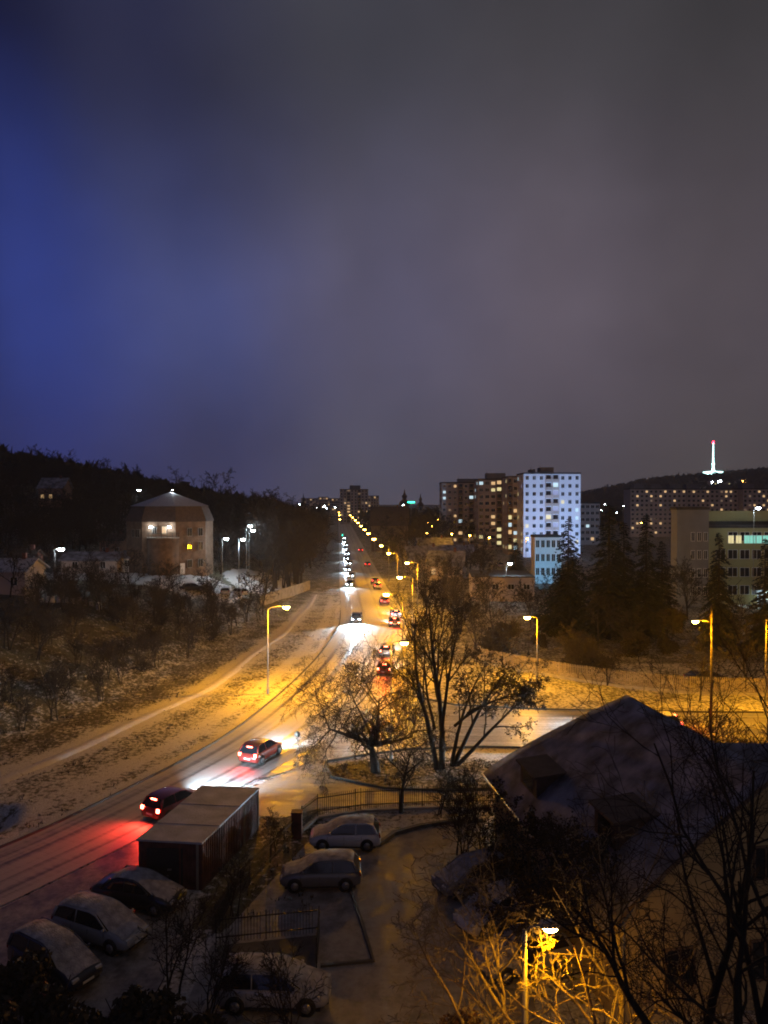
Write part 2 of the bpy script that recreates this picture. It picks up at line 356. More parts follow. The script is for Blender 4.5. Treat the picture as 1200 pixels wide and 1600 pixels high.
kerb([(p.x - .1, p.y) for p in lp[:66]])
kerb([(p.x + .1, p.y) for p in rp_ if 80 < p.y < 190][::1])
kerb([(3.3, 75.7), (7, 72.7), (15, 71.2), (30, 70.2), (90, 69.2)])
kerb([(90, 57.9), (20, 59.4), (8, 60.2), (2, 59.6), (-2, 58), (-4.4, 56.8), (-4.4, 56), (-3.8, 53.6), (0, 51.5), (4, 51), (12, 51.4)])
kerb([(-.3, 42.8), (.6, 44.2), (2.2, 45.2), (4, 45.8), (6.2, 46.1)], w=.25, h=.22)
kerb([gp(548, 1398), gp(566, 1450), gp(583, 1508), gp(500, 1516)], w=.16, h=.1)
sheet('planting_bed', [(-7.5, 33.1), (-3.1, 33.9), (-2.95, 31.5), (-6.9, 31.2)], .008, M['asphalt'])
# the trodden path along the foot of the bank
b = MB(); pa = []
for y in np.r_[np.linspace(40, 160, 60)]:
    l_ = float(edge(LE, y)); bb = float(edge(BE, y)); c_ = l_ + (bb - l_) * (.62 + .02 * math.sin(y * .21)); w_ = .75 if y < 90 else .55
    pa.append((c_ - w_, c_ + w_, y))
for a0, a1, y in pa:
    for j in range(5):
        xx = a0 + (a1 - a0) * j / 4; b.v.append((xx, y, hz(xx, y) + .05 + (.06 if 0 < j < 4 else -.08)))
for i in range(len(pa) - 1):
    for j in range(4): a = i * 5 + j; b.f.append((a, a + 1, a + 6, a + 5)); b.m.append(0); b.sm.append(True)
tag(b.build('path', M['snow']), kind='structure')
# tufts of dry grass
rd = random.Random(9); b = MB(); cnt = 0
while cnt < 5500:
    y = 38 + 95 * rd.random() ** 1.25; l_ = float(edge(LE, y)); x = l_ - .3 - rd.random() * 32
    if rd.random() < .1: x = rd.uniform(-4, 14); y = rd.uniform(51.5, 58)
    elif rd.random() < .03: x = rd.uniform(-9, -3.5); y = rd.uniform(34, 48)
    if float(edge(LE, y)) <= x <= float(edge(RE, y)) or (x > 2 and y > 57.5): continue
    if -4 < x < 14 and 51 < y < 58 and (((x - 4) / 9) ** 2 + ((y - 54.4) / 2.8) ** 2) > 1: continue
    if -13 < x < -7 and 37 < y < 46: continue
    c_ = float(cover(x, y)) + 1.1 * noise.noise(Vector((x * .45, y * .45, 1)))
    if c_ > .42: continue
    z = hz(x, y); cnt += 1
    for k in range(4):
        a = rd.random() * 6.28; r_ = rd.uniform(.05, .22); h_ = rd.uniform(.05, .2); w_ = rd.uniform(.02, .05)
        cx, cy_ = x + math.cos(a) * r_ * .6, y + math.sin(a) * r_ * .6
        b.add([(cx - w_ * math.sin(a), cy_ + w_ * math.cos(a), z - .03), (cx + w_ * math.sin(a), cy_ - w_ * math.cos(a), z - .03), (cx + math.cos(a) * r_, cy_ + math.sin(a) * r_, z + h_)], [(0, 1, 2)])
tag(b.build('grass', M['leaf']), 'dark tufts of dry grass poking through thin snow by the road', 'grass', kind='stuff')

# ------------------------------------------------------------------ trees
def rot_about(d, ang, az):
    a = Vector((1, 0, 0)) if abs(d.x) < .8 else Vector((0, 1, 0)); e1 = d.cross(a).normalized(); e2 = d.cross(e1)
    return (d * math.cos(ang) + (e1 * math.cos(az) + e2 * math.sin(az)) * math.sin(ang)).normalized()
def grow(out, rg, p, d, length, r, lv, P):
    n = P.get('steps', [7, 6, 5, 4, 3, 2])[lv]; pts = [Vector(p)]; rr = [r]; d = Vector(d).normalized(); dirs = [d.copy()]
    end = P.get('taper', .25)
    for i in range(n):
        w = P['wig'][lv]
        d = d + Vector((rg.gauss(0, w), rg.gauss(0, w), rg.gauss(0, w) + P['up'][lv])); d.normalize()
        pts.append(pts[-1] + d * length / n); rr.append(max(P.get('rmin', .006), r * (1 - (1 - end) * (i + 1) / n))); dirs.append(d.copy())
    out.append((lv, pts, rr))
    if lv + 1 >= P['levels']: return
    k = P['kids'][lv]; az = rg.random() * 6.28
    for j in range(k):
        t = P['start'][lv] + (1 - P['start'][lv]) * (j + rg.random() * .8) / k
        f = t * n; i = min(int(f), n - 1); q_ = pts[i].lerp(pts[i + 1], f - i); az += 2.4 + rg.gauss(0, .4)
        nd_ = rot_about(dirs[i], R(P['ang'][lv]) * rg.uniform(.7, 1.25), az)
        grow(out, rg, q_, nd_, length * P['ratio'][lv] * rg.uniform(.7, 1.15) * (1.15 - .45 * t), rr[i] * P.get('rr', .6), lv + 1, P)
def tree_meshes(name, stems, P, seed, mats, split=2, leaves=None, leafsize=.05):
    rg = random.Random(seed); out = []
    for (p, d, ln, r) in stems: grow(out, rg, Vector(p), Vector(d), ln, r, 0, P)
    tr_, cr = MB(), MB(); K = [9, 6, 4, 3, 3, 3]
    for lv, pts, rr in out: (tr_ if lv < split else cr).tube(pts, rr, K[lv], 0, lv < 3, False)
    if leaves:
        tips = [(pts) for lv, pts, rr in out if lv >= P['levels'] - 2]
        for _ in range(leaves):
            pp = tips[rg.randrange(len(tips))]; q_ = pp[-1].lerp(pp[0], rg.random()) + Vector((rg.gauss(0, .08), rg.gauss(0, .08), rg.gauss(0, .08)))
            a = Vector((rg.gauss(0, 1), rg.gauss(0, 1), rg.gauss(0, 1))).normalized() * leafsize; c_ = a.cross(Vector((rg.gauss(0, 1), rg.gauss(0, 1), 1))).normalized() * leafsize * .7
            cr.add([q_ - a, q_ + c_, q_ + a, q_ - c_], [(0, 1, 2, 3)], 1)
    return tr_.mesh('trunk', mats[0]), cr.mesh('crown', mats[1:])
def place_tree(name, meshes, loc, label, group, rz=0, s=1.0, cat='tree', sz=None, kids=('trunk', 'crown')):
    o = empty(name, loc, rz); o.scale = (s, s, sz or s); tag(o, label, cat, group)
    for k, m_ in zip(kids, meshes): link(k, m_, o)
    return o
BASE = dict(levels=5, kids=[7, 6, 5, 5], start=[.3, .25, .2, .2], ang=[42, 45, 42, 40], ratio=[.6, .55, .5, .5], wig=[.06, .12, .16, .2, .2], up=[.03, .05, .04, .02, 0], rmin=.009)
tm = (M['bark'], M['twig'], M['leaf'])
# hero trees
# 1 pollard with spreading twigs at the bus-side island
x, y = gp(587, 1207)
P = dict(levels=5, kids=[6, 9, 8, 5], start=[.72, .2, .2, .15], ang=[66, 50, 50, 45], ratio=[1.5, .62, .55, .55], wig=[.05, .2, .26, .28, .25], up=[.02, .05, .0, -.04, -.06], rmin=.011, rr=.55, taper=.3, steps=[5, 8, 6, 5, 4])
t1 = tree_meshes('t', [((0, 0, -.1), (-.03, 0, 1), 3.1, .5), ((-.1, 0, 2.3), (-.9, .1, .5), 4.6, .27), ((.1, 0, 2.5), (.1, .2, 1), 3.9, .2), ((-.15, 0, 2.5), (-.45, -.1, 1), 5.0, .15), ((.1, 0, 2.4), (.9, 0, .35), 3.4, .2), ((.0, 0, 2.4), (.3, -.5, .25), 3.0, .17)], P, 5, tm)
place_tree('pollard_tree', t1, (x, y, 0), 'stout pollarded bare tree with a knobbly head and wide drooping twigs on the traffic island', None, s=.82)
# 2 tall slender multi-stem
x, y = gp(690, 1203)
P = dict(levels=5, kids=[7, 7, 6, 5], start=[.3, .25, .2, .2], ang=[26, 34, 38, 40], ratio=[.42, .5, .5, .5], wig=[.05, .09, .13, .18, .2], up=[.03, .07, .07, .04, 0], rmin=.011, steps=[9, 6, 5, 4, 3])
t2 = tree_meshes('t', [((-.3, 0, -.1), (-.12, .05, 1), 11.6, .21), ((.05, .1, -.1), (.02, 0, 1), 12.4, .25), ((.05, 0, 3), (.22, .1, 1), 8.4, .15), ((-.5, 0, 3), (-.3, -.1, 1), 7, .12)], P, 12, tm)
place_tree('tall_tree', t2, (x, y, 0), 'tallest bare tree with several slim upright stems in front of the junction', None)
# 3 fanning tree with leaf clumps on its right side
x, y = gp(706, 1198)
P = dict(levels=5, kids=[6, 6, 6, 5], start=[.35, .3, .2, .2], ang=[34, 40, 42, 42], ratio=[.5, .5, .5, .5], wig=[.05, .13, .18, .2, .2], up=[-.02, .0, -.02, -.05, -.05], rmin=.011, steps=[9, 6, 5, 4, 3])
t3 = tree_meshes('t', [((0, 0, -.1), (.12, 0, 1), 7.5, .17), ((.2, .1, -.1), (.4, .1, 1), 8.2, .2), ((.3, 0, -.1), (.75, 0, .75), 8.0, .17), ((.2, 0, 3), (.8, .1, .7), 5.5, .12), ((1.2, 0, 4), (.9, .1, .5), 5, .1)], P, 31, tm, leaves=3600, leafsize=.08)
place_tree('fanned_tree', t3, (x, y, 0), 'low tree fanning out rightwards with arching stems and dense dark clumps beside the tallest tree', None)
# 4 small tree by the iron fence
x, y = gp(627, 1272)
P = dict(levels=4, kids=[6, 6, 6], start=[.4, .25, .2], ang=[55, 48, 45], ratio=[.75, .55, .5], wig=[.06, .18, .22, .22], up=[.03, .08, .03, 0], rmin=.011, steps=[6, 6, 5, 4])
t4 = tree_meshes('t', [((0, 0, -.1), (0, 0, 1), 4.0, .16), ((0, 0, 1.2), (.6, .1, .9), 1.4, .05)], P, 3, tm)
place_tree('young_tree', t4, (x, y, 0), 'small young bare tree with a thin trunk standing at the iron railing', None)
# 5 dark spreading tree in front of the house's left eave
P = dict(levels=5, kids=[8, 7, 6, 5], start=[.3, .2, .2, .15], ang=[62, 48, 45, 42], ratio=[.62, .52, .5, .5], wig=[.06, .13, .2, .22, .22], up=[.02, .0, -.01, -.03, -.03], rmin=.008, steps=[7, 7, 5, 4, 3])
t5 = tree_meshes('t', [((0, 0, -.1), (-.05, 0, 1), 5.9, .22), ((.1, 0, 1), (.2, .1, 1), 5.2, .16)], P, 14, tm, leaves=9000, leafsize=.07)
place_tree('spreading_tree', t5, (6.1, 30.4, 0), 'dark dense tree hiding the left slope of the house roof', None)
# 6 big tree in front of the gable
P = dict(levels=5, kids=[7, 6, 5, 5], start=[.45, .25, .2, .2], ang=[36, 42, 42, 42], ratio=[.62, .56, .52, .5], wig=[.08, .12, .16, .2, .2], up=[.02, .05, .05, .03, 0], rmin=.006, steps=[9, 7, 6, 5, 3])
t6 = tree_meshes('t', [((0, 0, -.2), (-.02, 0, 1), 12.5, .24), ((.05, .05, 5.5), (.5, .1, .8), 6.5, .15), ((0, 0, 6.5), (-.4, .1, 1), 5.5, .12)], P, 23, tm)
place_tree('gable_tree', t6, (6.9, 17, 0), 'big bare tree with a thick dark trunk in front of the yellow gable wall', None)
P7 = dict(P); P7['wig'] = [.12, .14, .18, .2, .2]
t6b = tree_meshes('t', [((0, 0, -.2), (.1, 0, 1), 10.0, .22), ((.1, .05, 3.5), (.7, .1, .8), 5.5, .14), ((0, 0, 5), (-.6, -.1, .8), 4.5, .1)], P7, 41, tm)
place_tree('crooked_tree', t6b, (9.3, 17.5, 0), 'crooked bare tree at the right edge, its curved limb crossing the yellow gable', None)
# 7 pale tree under the street lamp
P = dict(levels=5, kids=[5, 5, 5, 4], start=[.35, .25, .2, .2], ang=[45, 45, 42, 45], ratio=[.62, .52, .5, .5], wig=[.1, .16, .2, .22, .2], up=[.02, .03, .0, -.02, 0], rmin=.008, steps=[8, 6, 5, 4, 3])
t7 = tree_meshes('t', [((.3, 0, -.2), (-.07, .0, 1), 8.6, .17), ((0, 0, 1), (-.3, -.05, 1), 6.8, .12), ((0, .1, 2), (-.62, .05, .9), 6.8, .11)], P, 8, (M['palebark'], M['palebark'], M['leaf']))
place_tree('pale_tree', t7, (6.3, 20.3, 0), 'pale barked bare tree lit orange by the street lamp at the bottom edge', None)
t7b = tree_meshes('t', [((0, 0, -.2), (.05, .0, 1), 7.8, .1), ((0, 0, 3), (-.5, .0, 1), 4.5, .08)], P, 9, (M['palebark'], M['palebark'], M['leaf']))
place_tree('slender_tree', t7b, (3.1, 20.9, 0), 'slender pale bare tree whose lit twigs cross the nearest lamp post on its left', None)
t7c = tree_meshes('t', [((0, 0, -.2), (-.02, .0, 1), 7.9, .1), ((0, 0, 4), (.5, .0, 1), 2.8, .07)], P, 19, (M['palebark'], M['palebark'], M['leaf']))
place_tree('forked_tree', t7c, (8.2, 19.6, 0), 'forked pale bare tree at the foot of the gable wall, faintly lit', None)

# background kinds
bgk = []
for s_ in range(4):
    P = dict(BASE); P['kids'] = [8, 6, 5, 4]; P['rmin'] = .028; P['steps'] = [6, 5, 4, 3, 2]; P['start'] = [.22, .25, .2, .2]
    bgk.append(tree_meshes('t', [((0, 0, -.3), (rd.gauss(0, .05), 0, 1), 8.4, .17)] + ([((.1, 0, 0), (.25, .1, 1), 7.5, .12)] if s_ % 2 else []), P, 60 + s_, tm, leaves=0, leafsize=.16))
sap = []
for s_ in range(4):
    P = dict(levels=4, kids=[7, 6, 5], start=[.25, .2, .2], ang=[34, 38, 40], ratio=[.55, .5, .5], wig=[.09, .15, .18, .2], up=[.03, .04, .03, 0], rmin=.012, steps=[6, 5, 4, 3])
    sap.append(tree_meshes('t', [((rd.gauss(0, .2), rd.gauss(0, .2), -.2), (rd.gauss(0, .2), rd.gauss(0, .1), 1), rd.uniform(2.8, 3.8), .055) for _ in range(3)], P, 80 + s_, tm, split=1))
def conifer_meshes(h, w, seed, droop=.25, dens=1.0):
    rg = random.Random(seed); tr_, cr = MB(), MB(); tr_.tube([(0, 0, -.2), (0, 0, h * .5), (0, 0, h * .99)], [h * .014, h * .009, .02], 7)
    z = h * .07
    while z < h * .985:
        t = z / h; L_ = w * .5 * (1 - t) ** .8 * rg.uniform(.75, 1.12) + .12; nb = max(4, int(9 * (1 - t) + 3))
        for k in range(nb):
            a = rg.random() * 6.28; L2 = L_ * rg.uniform(.65, 1.1); d = Vector((math.cos(a), math.sin(a), 0)); side_ = Vector((-d.y, d.x, 0))
            st = max(3, int(L2 / .22 * dens))
            for i in range(st):
                f = (i + rg.random()) / st; p = d * (L2 * f) + Vector((0, 0, z - droop * L2 * f * f * 1.6 + rg.gauss(0, .04))); s2 = (.2 + .42 * (1 - abs(f - .4))) * (.6 + .5 * L2 / (w * .5)) * rg.uniform(.7, 1.3)
                for sg in (-1, 1):
                    q_ = p + side_ * sg * s2 + d * s2 * .5 - Vector((0, 0, s2 * rg.uniform(.1, .6)))
                    cr.add([p - d * s2 * .35, p + d * s2 * .4 + Vector((0, 0, .05)), q_], [(0, 1, 2)])
        z += h * .014 + .05
    return tr_.mesh('trunk', M['bark']), cr.mesh('crown', M['needle'])
cons = [conifer_meshes(16, 6.5, 1), conifer_meshes(16, 8, 2, .35), conifer_meshes(16, 7, 3, .2)]
def bush_mesh(seed, n, size=.07, mt='leaf', w=1.0, h=1.0):
    rg = random.Random(seed); cr = MB(); tw = MB()
    for i in range(16):
        a = rg.random() * 6.28; e = Vector((math.cos(a) * rg.random() * w, math.sin(a) * rg.random() * w, h * rg.uniform(.7, 1.05)))
        tw.tube([(0, 0, -.1), e * .5 + Vector((rg.gauss(0, .1), 0, 0)), e], [.035, .02, .008], 4, 0, True, False)
    lob = [(Vector((rg.uniform(-.6, .6) * w, rg.uniform(-.6, .6) * w, rg.uniform(.3, .8) * h)), rg.uniform(.25, .5)) for _ in range(9)]
    for _ in range(n):
        c_, r_ = lob[rg.randrange(9)]; v = Vector((rg.gauss(0, 1), rg.gauss(0, 1), rg.gauss(0, 1))).normalized() * r_ * rg.random() ** .4
        q_ = c_ + Vector((v.x * w, v.y * w, v.z * h)); q_.z = max(.02, q_.z)
        a = Vector((rg.gauss(0, 1), rg.gauss(0, 1), rg.gauss(0, 1))).normalized() * size * rg.uniform(.6, 1.5); c2 = a.cross(Vector((rg.gauss(0, 1), rg.gauss(0, 1), 1))).normalized() * size * .6
        cr.add([q_ - a, q_ + c2, q_ + a, q_ - c2], [(0, 1, 2, 3)])
    return tw.mesh('stems', M['bark']), cr.mesh('foliage', M[mt])
bushes = [bush_mesh(1, 2600), bush_mesh(2, 2600), bush_mesh(3, 2600, .07, 'russet')]
scrub = []
for s_ in range(2):
    P = dict(levels=4, kids=[7, 6, 5], start=[.1, .15, .15], ang=[40, 42, 40], ratio=[.6, .5, .5], wig=[.12, .18, .2, .2], up=[.02, .03, .03, 0], rmin=.01, steps=[5, 4, 3, 3])
    scrub.append(tree_meshes('t', [((rg0.gauss(0, .3), rg0.gauss(0, .3), -.1), (rg0.gauss(0, .5), rg0.gauss(0, .5), 1), rg0.uniform(1.3, 2.2), .035) for rg0 in [random.Random(s_ * 10 + q) for q in range(7)]], P, 90 + s_, tm, split=1))
# saplings on the bank
rd = random.Random(21)
for i in range(78):
    y = 50 + 75 * rd.random(); b0 = float(edge(BE, y)); x = b0 - 1.5 - rd.random() ** 1.2 * 26
    if x * F / y + U0 < -60: continue
    place_tree('bank_sapling', sap[i % 4], (x, y, hz(x, y)), 'thin bare sapling clump on the snowy bank left of the field', 'saplings on the snowy bank', rd.random() * 6, rd.uniform(.75, 1.35))
for i in range(34):
    y = rd.uniform(46, 120); b0 = float(edge(BE, y)); x = b0 - 3 - rd.random() * 22
    if x * F / y + U0 < -60: continue
    place_tree('bank_bush', scrub[i % 2], (x, y, hz(x, y)), 'dark low twiggy scrub bush on the snowy bank left of the field', 'scrub on the snowy bank', rd.random() * 6, rd.uniform(.8, 1.5), 'bush', kids=('stems', 'twigs'))
# dense dark trees along the left of the road
for i in range(46):
    y = rd.uniform(150, 300); x = float(edge(BE, y)) - 1.0 - rd.random() * (8 + (y - 150) * .14)
    place_tree('roadside_tree', bgk[i % 4], (x, y, hz(x, y)), 'dark leafless tree in the thick belt left of the main road', 'tree belt left of the main road', rd.random() * 6, rd.uniform(1.25, 1.8))
for i in range(16):
    y = rd.uniform(300, 700); x = float(edge(LE, y)) - 8 - rd.random() * 14
    place_tree('distant_roadside_tree', bgk[i % 4], (x, y, hz(x, y)), 'small far tree along the left side of the main road', 'far trees left of the main road', rd.random() * 6, rd.uniform(1.1, 1.7))
# wooded hill on the left
for i in range(150):
    y = rd.uniform(205, 345); u = rd.uniform(-40, 470); x = (u - U0) / F * y
    if x > float(edge(BE, y)) - 9: continue
    if i % 9 == 0: place_tree('hillside_conifer', cons[i % 3], (x, y, hz(x, y) - .3), 'dark conifer in the wood on the left hillside', 'conifers on the left hillside', rd.random() * 6, rd.uniform(.6, .95))
    else: place_tree('hillside_tree', bgk[i % 4], (x, y, hz(x, y) - .3), 'dark leafless tree of the wood covering the left hillside', 'wood on the left hillside', rd.random() * 6, rd.uniform(1.1, 1.75))
for i in range(26):
    y = rd.uniform(165, 205); u = rd.uniform(-40, 210) if i % 2 else rd.uniform(330, 420); x = (u - U0) / F * y
    place_tree('yard_tree', bgk[i % 4], (x, y, hz(x, y) - .3), 'bare tree behind the sheds and the villa at the foot of the hill', 'trees behind the villa', rd.random() * 6, rd.uniform(.8, 1.25))
for u, y, s_ in [(292, 155, .75), (345, 158, 1.0), (205, 112, .8), (238, 108, .7), (322, 120, .75), (268, 128, .5), (60, 120, .8), (130, 104, .6), (15, 108, .8), (385, 122, .8), (360, 110, .6), (170, 103, .55), (95, 100, .6), (410, 130, .7)]:
    x = (u - U0) / F * y
    place_tree('bank_top_tree', bgk[rd.randrange(4)], (x, y, hz(x, y) - .1), 'bare tree at the top of the bank in front of the villa yard', 'trees along the top of the bank', rd.random() * 6, s_)
# middle right, behind the picket fence
spots = [(745, 96, .8), (772, 104, .9), (800, 92, .6), (905, 84, .6), (860, 114, .85), (935, 104, .7), (1075, 126, 1.0), (900, 122, .95), (720, 112, .8), (690, 118, .85), (830, 118, .7), (700, 140, .8), (760, 135, .7), (662, 150, .8), (985, 96, .6), (1045, 100, .6)]
for u, y, s_ in spots:
    x = (u - U0) / F * y
    place_tree('park_tree', bgk[rd.randrange(4)], (x, y, hz(x, y) - .1), 'dark bare tree in the grounds behind the picket fence', 'trees behind the picket fence', rd.random() * 6, s_)
for i in range(16):
    u = rd.uniform(740, 1110); y = rd.uniform(84, 124); x = (u - U0) / F * y
    if u > 1050 and y < 105: continue
    if u < 900 and y < 96: continue
    place_tree('grounds_bush', bushes[rd.randrange(2)], (x, y, -.05), 'dark rounded bush among the trees behind the picket fence', 'bushes behind the picket fence', rd.random() * 6, rd.uniform(1.4, 3), 'bush', kids=('stems', 'foliage'))
labels = ['tall conifer with drooping boughs in front of the floodlit white tower block', 'wide dark conifer, tallest of those right of the white tower block', 'pointed conifer in front of the long brownish housing block', 'conifer standing before the olive office wall with the lit top windows', 'conifer cut off by the right edge before the olive office building', 'short dense conifer left of the cyan lit annex', 'broad conifer half hidden between the white block and the long block', 'low conifer beside the pointed one, left of the office building']
for (u, vt, y, k, wd), lb in zip([(888, 806, 112, 1, 1.15), (952, 784, 108, 0, 1.35), (1010, 800, 106, 2, 1), (1124, 828, 100, 1, .95), (1196, 838, 98, 0, 1.05), (806, 842, 170, 2, 1.5), (975, 812, 112, 1, 1.15), (1035, 842, 116, 2, 1.2)], labels):
    x = (u - U0) / F * y; ht = H - (vt - V0) / F * y; o = place_tree('conifer', cons[k], (x, y, -.1), lb, 'conifers in the right-hand grounds', rd.random() * 6, ht / 16 * wd, sz=ht / 16)
for u, y, s_ in [(1168, 78, .62), (1095, 74.5, .6), (1150, 96, .7)]:
    x = (u - U0) / F * y
    place_tree('verge_tree', bgk[2], (x, y, 0), {1168: 'bare tree lit orange at the right edge of the snowy verge', 1095: 'thin bare tree beside the timber pole on the verge', 1150: 'bare tree in the car park beyond the picket fence'}[u], None, rd.random() * 6, s_)
for (u, v), lb in zip([(905, 1063), (950, 1072)], ['low bare tree just outside the picket fence, left of the other one', 'low bare tree just outside the picket fence, above the roof peak']):
    x, y = gp(u, v); place_tree('fence_tree', bgk[3], (x, y, 0), lb, None, rd.random() * 6, .45)
for (u, y, k, s_, lb) in [(340, 300, 0, 2.4, 'tall round bare tree breaking the skyline right of the villa roof'), (268, 310, 2, 1.9, 'tall thin bare tree on the skyline directly behind the villa roof'), (105, 325, 1, 1.8, 'broad dark tree standing out on the highest part of the left skyline')]:
    x = (u - U0) / F * y; place_tree('skyline_tree', bgk[k], (x, y, hz(x, y) - .3), lb, None, 1.0, s_)
x = (298 - U0) / F * 300; place_tree('skyline_conifer', cons[2], (x, 300, hz(x, 300)), 'pointed dark conifer on the skyline just right of the villa roof', None, 0, 1.05)
# trees of the town, middle distance
for i in range(60):
    y = rd.uniform(150, 420); u = rd.uniform(600, 760); x = (u - U0) / F * y
    if x < float(edge(RE, y)) + 5: continue
    if abs(x - 23) < 8 and 195 < y < 300: continue
    place_tree('town_tree', bgk[i % 4], (x, y, 0), 'dark bare tree among the dim houses right of the main road', 'town trees right of the main road', rd.random() * 6, rd.uniform(.55, .95) if y < 250 else rd.uniform(.9, 1.4))
for i in range(14):
    y = 200 + i * 24 + rd.uniform(-5, 5); x = float(edge(RE, y)) + 4 + rd.random() * 4
    place_tree('avenue_tree', bgk[i % 4], (x, y, 0), 'small bare tree between the lamps along the right of the main road', 'roadside trees under the lamps', rd.random() * 6, rd.uniform(.5, .8))
# hedge and bushes at the bottom edge
rg = random.Random(5)
for (x, y, s_, k, lb) in [(2.9, 26.2, 1.3, 2, 'russet bush at the bottom edge just left of the nearest lamp post'), (1.2, 25.2, 1.2, 2, 'russet bush at the bottom edge, middle one of the russet row'), (-.3, 25, 1.1, 2, 'low russet bush at the bottom edge, nearest the parked estate car'),
                       (-9, 26.2, 2.0, 0, 'dark bush at the bottom edge in front of the three kerbside cars'), (-12.4, 25.5, 2.3, 1, 'big dark bush filling the bottom left corner'), (-6.4, 25.6, 1.6, 1, 'dark bush at the bottom edge left of the near parked car'), (-14.5, 28.5, 1.8, 0, 'dark bush at the left edge below the darkest kerbside car')]:
    place_tree('bush', bushes[k], (x, y, 0), lb, None, rg.random() * 6, s_, 'bush', kids=('stems', 'foliage'))
for (x, y, s_, lb) in [(-8.6, 29.5, 1.0, 'thin bare shrub between the kerbside cars and the near parked car'), (-6.6, 27.6, .9, 'thin bare shrub right beside the near parked car'), (-3.4, 26.6, .85, 'thin bare shrub at the bottom edge in front of the near parked car'), (-7.2, 35.5, .7, 'bare shrub on the slope beside the garage'), (3.4, 46.9, .8, 'bare shrub behind the curved kerb by the iron railing'), (5.6, 45.3, .9, 'bare shrub where the iron railing meets the house'), (-6.2, 41.6, .6, 'low bare shrub along the sloping iron railing')]:
    place_tree('shrub', sap[rg.randrange(4)], (x, y, 0), lb, None, rg.random() * 6, s_, 'shrub')
for i in range(7):
    x = 15 + i * 2.2; y = 44 + rg.uniform(-1, 1)
    place_tree('garden_sapling', sap[i % 4], (x + 2, y + 8, 0), 'bare twiggy shrub behind the house roof by the side road', 'shrubs behind the house roof', rg.random() * 6, rg.uniform(.9, 1.3), 'shrub')
for i in range(3):
    place_tree('eave_shrub', sap[i % 4], (4.6 + rg.uniform(-1, 1), 39.5 + i * 1.2, 0), 'bare shrub crowding the house wall under the left eave', 'shrubs under the left eave', rg.random() * 6, rg.uniform(.8, 1.2), 'shrub')
# woods far away: one mass each
def wood(name, label, pts, seed, h):
    rg = random.Random(seed); b = MB()
    for x, y in pts:
        z = hz(x, y); hh = h * rg.uniform(.7, 1.25); w_ = hh * rg.uniform(.35, .6)
        b.tube([(x, y, z - 1), (x, y, z + hh * .5)], [.3, .15], 3, 0, False, False)
        for _ in range(14):
            v = Vector((rg.gauss(0, 1), rg.gauss(0, 1), rg.gauss(0, .8))); v.normalize(); c_ = Vector((x, y, z + hh * .62)) + Vector((v.x * w_, v.y * w_, v.z * hh * .38)) * rg.random() ** .5
            s_ = hh * .17; a = Vector((rg.gauss(0, s_), rg.gauss(0, s_), rg.gauss(0, s_))); d = Vector((rg.gauss(0, s_), rg.gauss(0, s_), rg.gauss(0, s_)))
            b.add([c_ + a, c_ - a * .5 + d, c_ - a * .5 - d], [(0, 1, 2)])
    tag(b.build(name, M['twig']), label, 'woodland', kind='stuff')
pts = []
for i in range(3400):
    y = rd.uniform(1050, 1750); x = rd.uniform(.24, .62) * y
    pts.append((x, y))
wood('far_woodland', 'dark wooded ridge below the lit mast on the right horizon', pts, 2, 13)
pts = []
for i in range(900):
    y = rd.uniform(420, 1000); u = rd.uniform(575, 1180); pts.append(((u - U0) / F * y, y))
wood('town_woodland', 'low dark treetops on the horizon between the tower blocks', [(x, y) for x, y in pts if x > float(edge(RE, y)) + 8 and not (120 < x and y < 500)], 3, 12)
pts = []
for i in range(1100):
    y = rd.uniform(345, 430); u = rd.uniform(-60, 455); x = (u - U0) / F * y; pts.append((x, y))
wood('ridge_woodland', 'black tree line along the crest of the left hill', [p for p in pts if p[0] < float(edge(BE, p[1])) - 6], 4, 10.5)

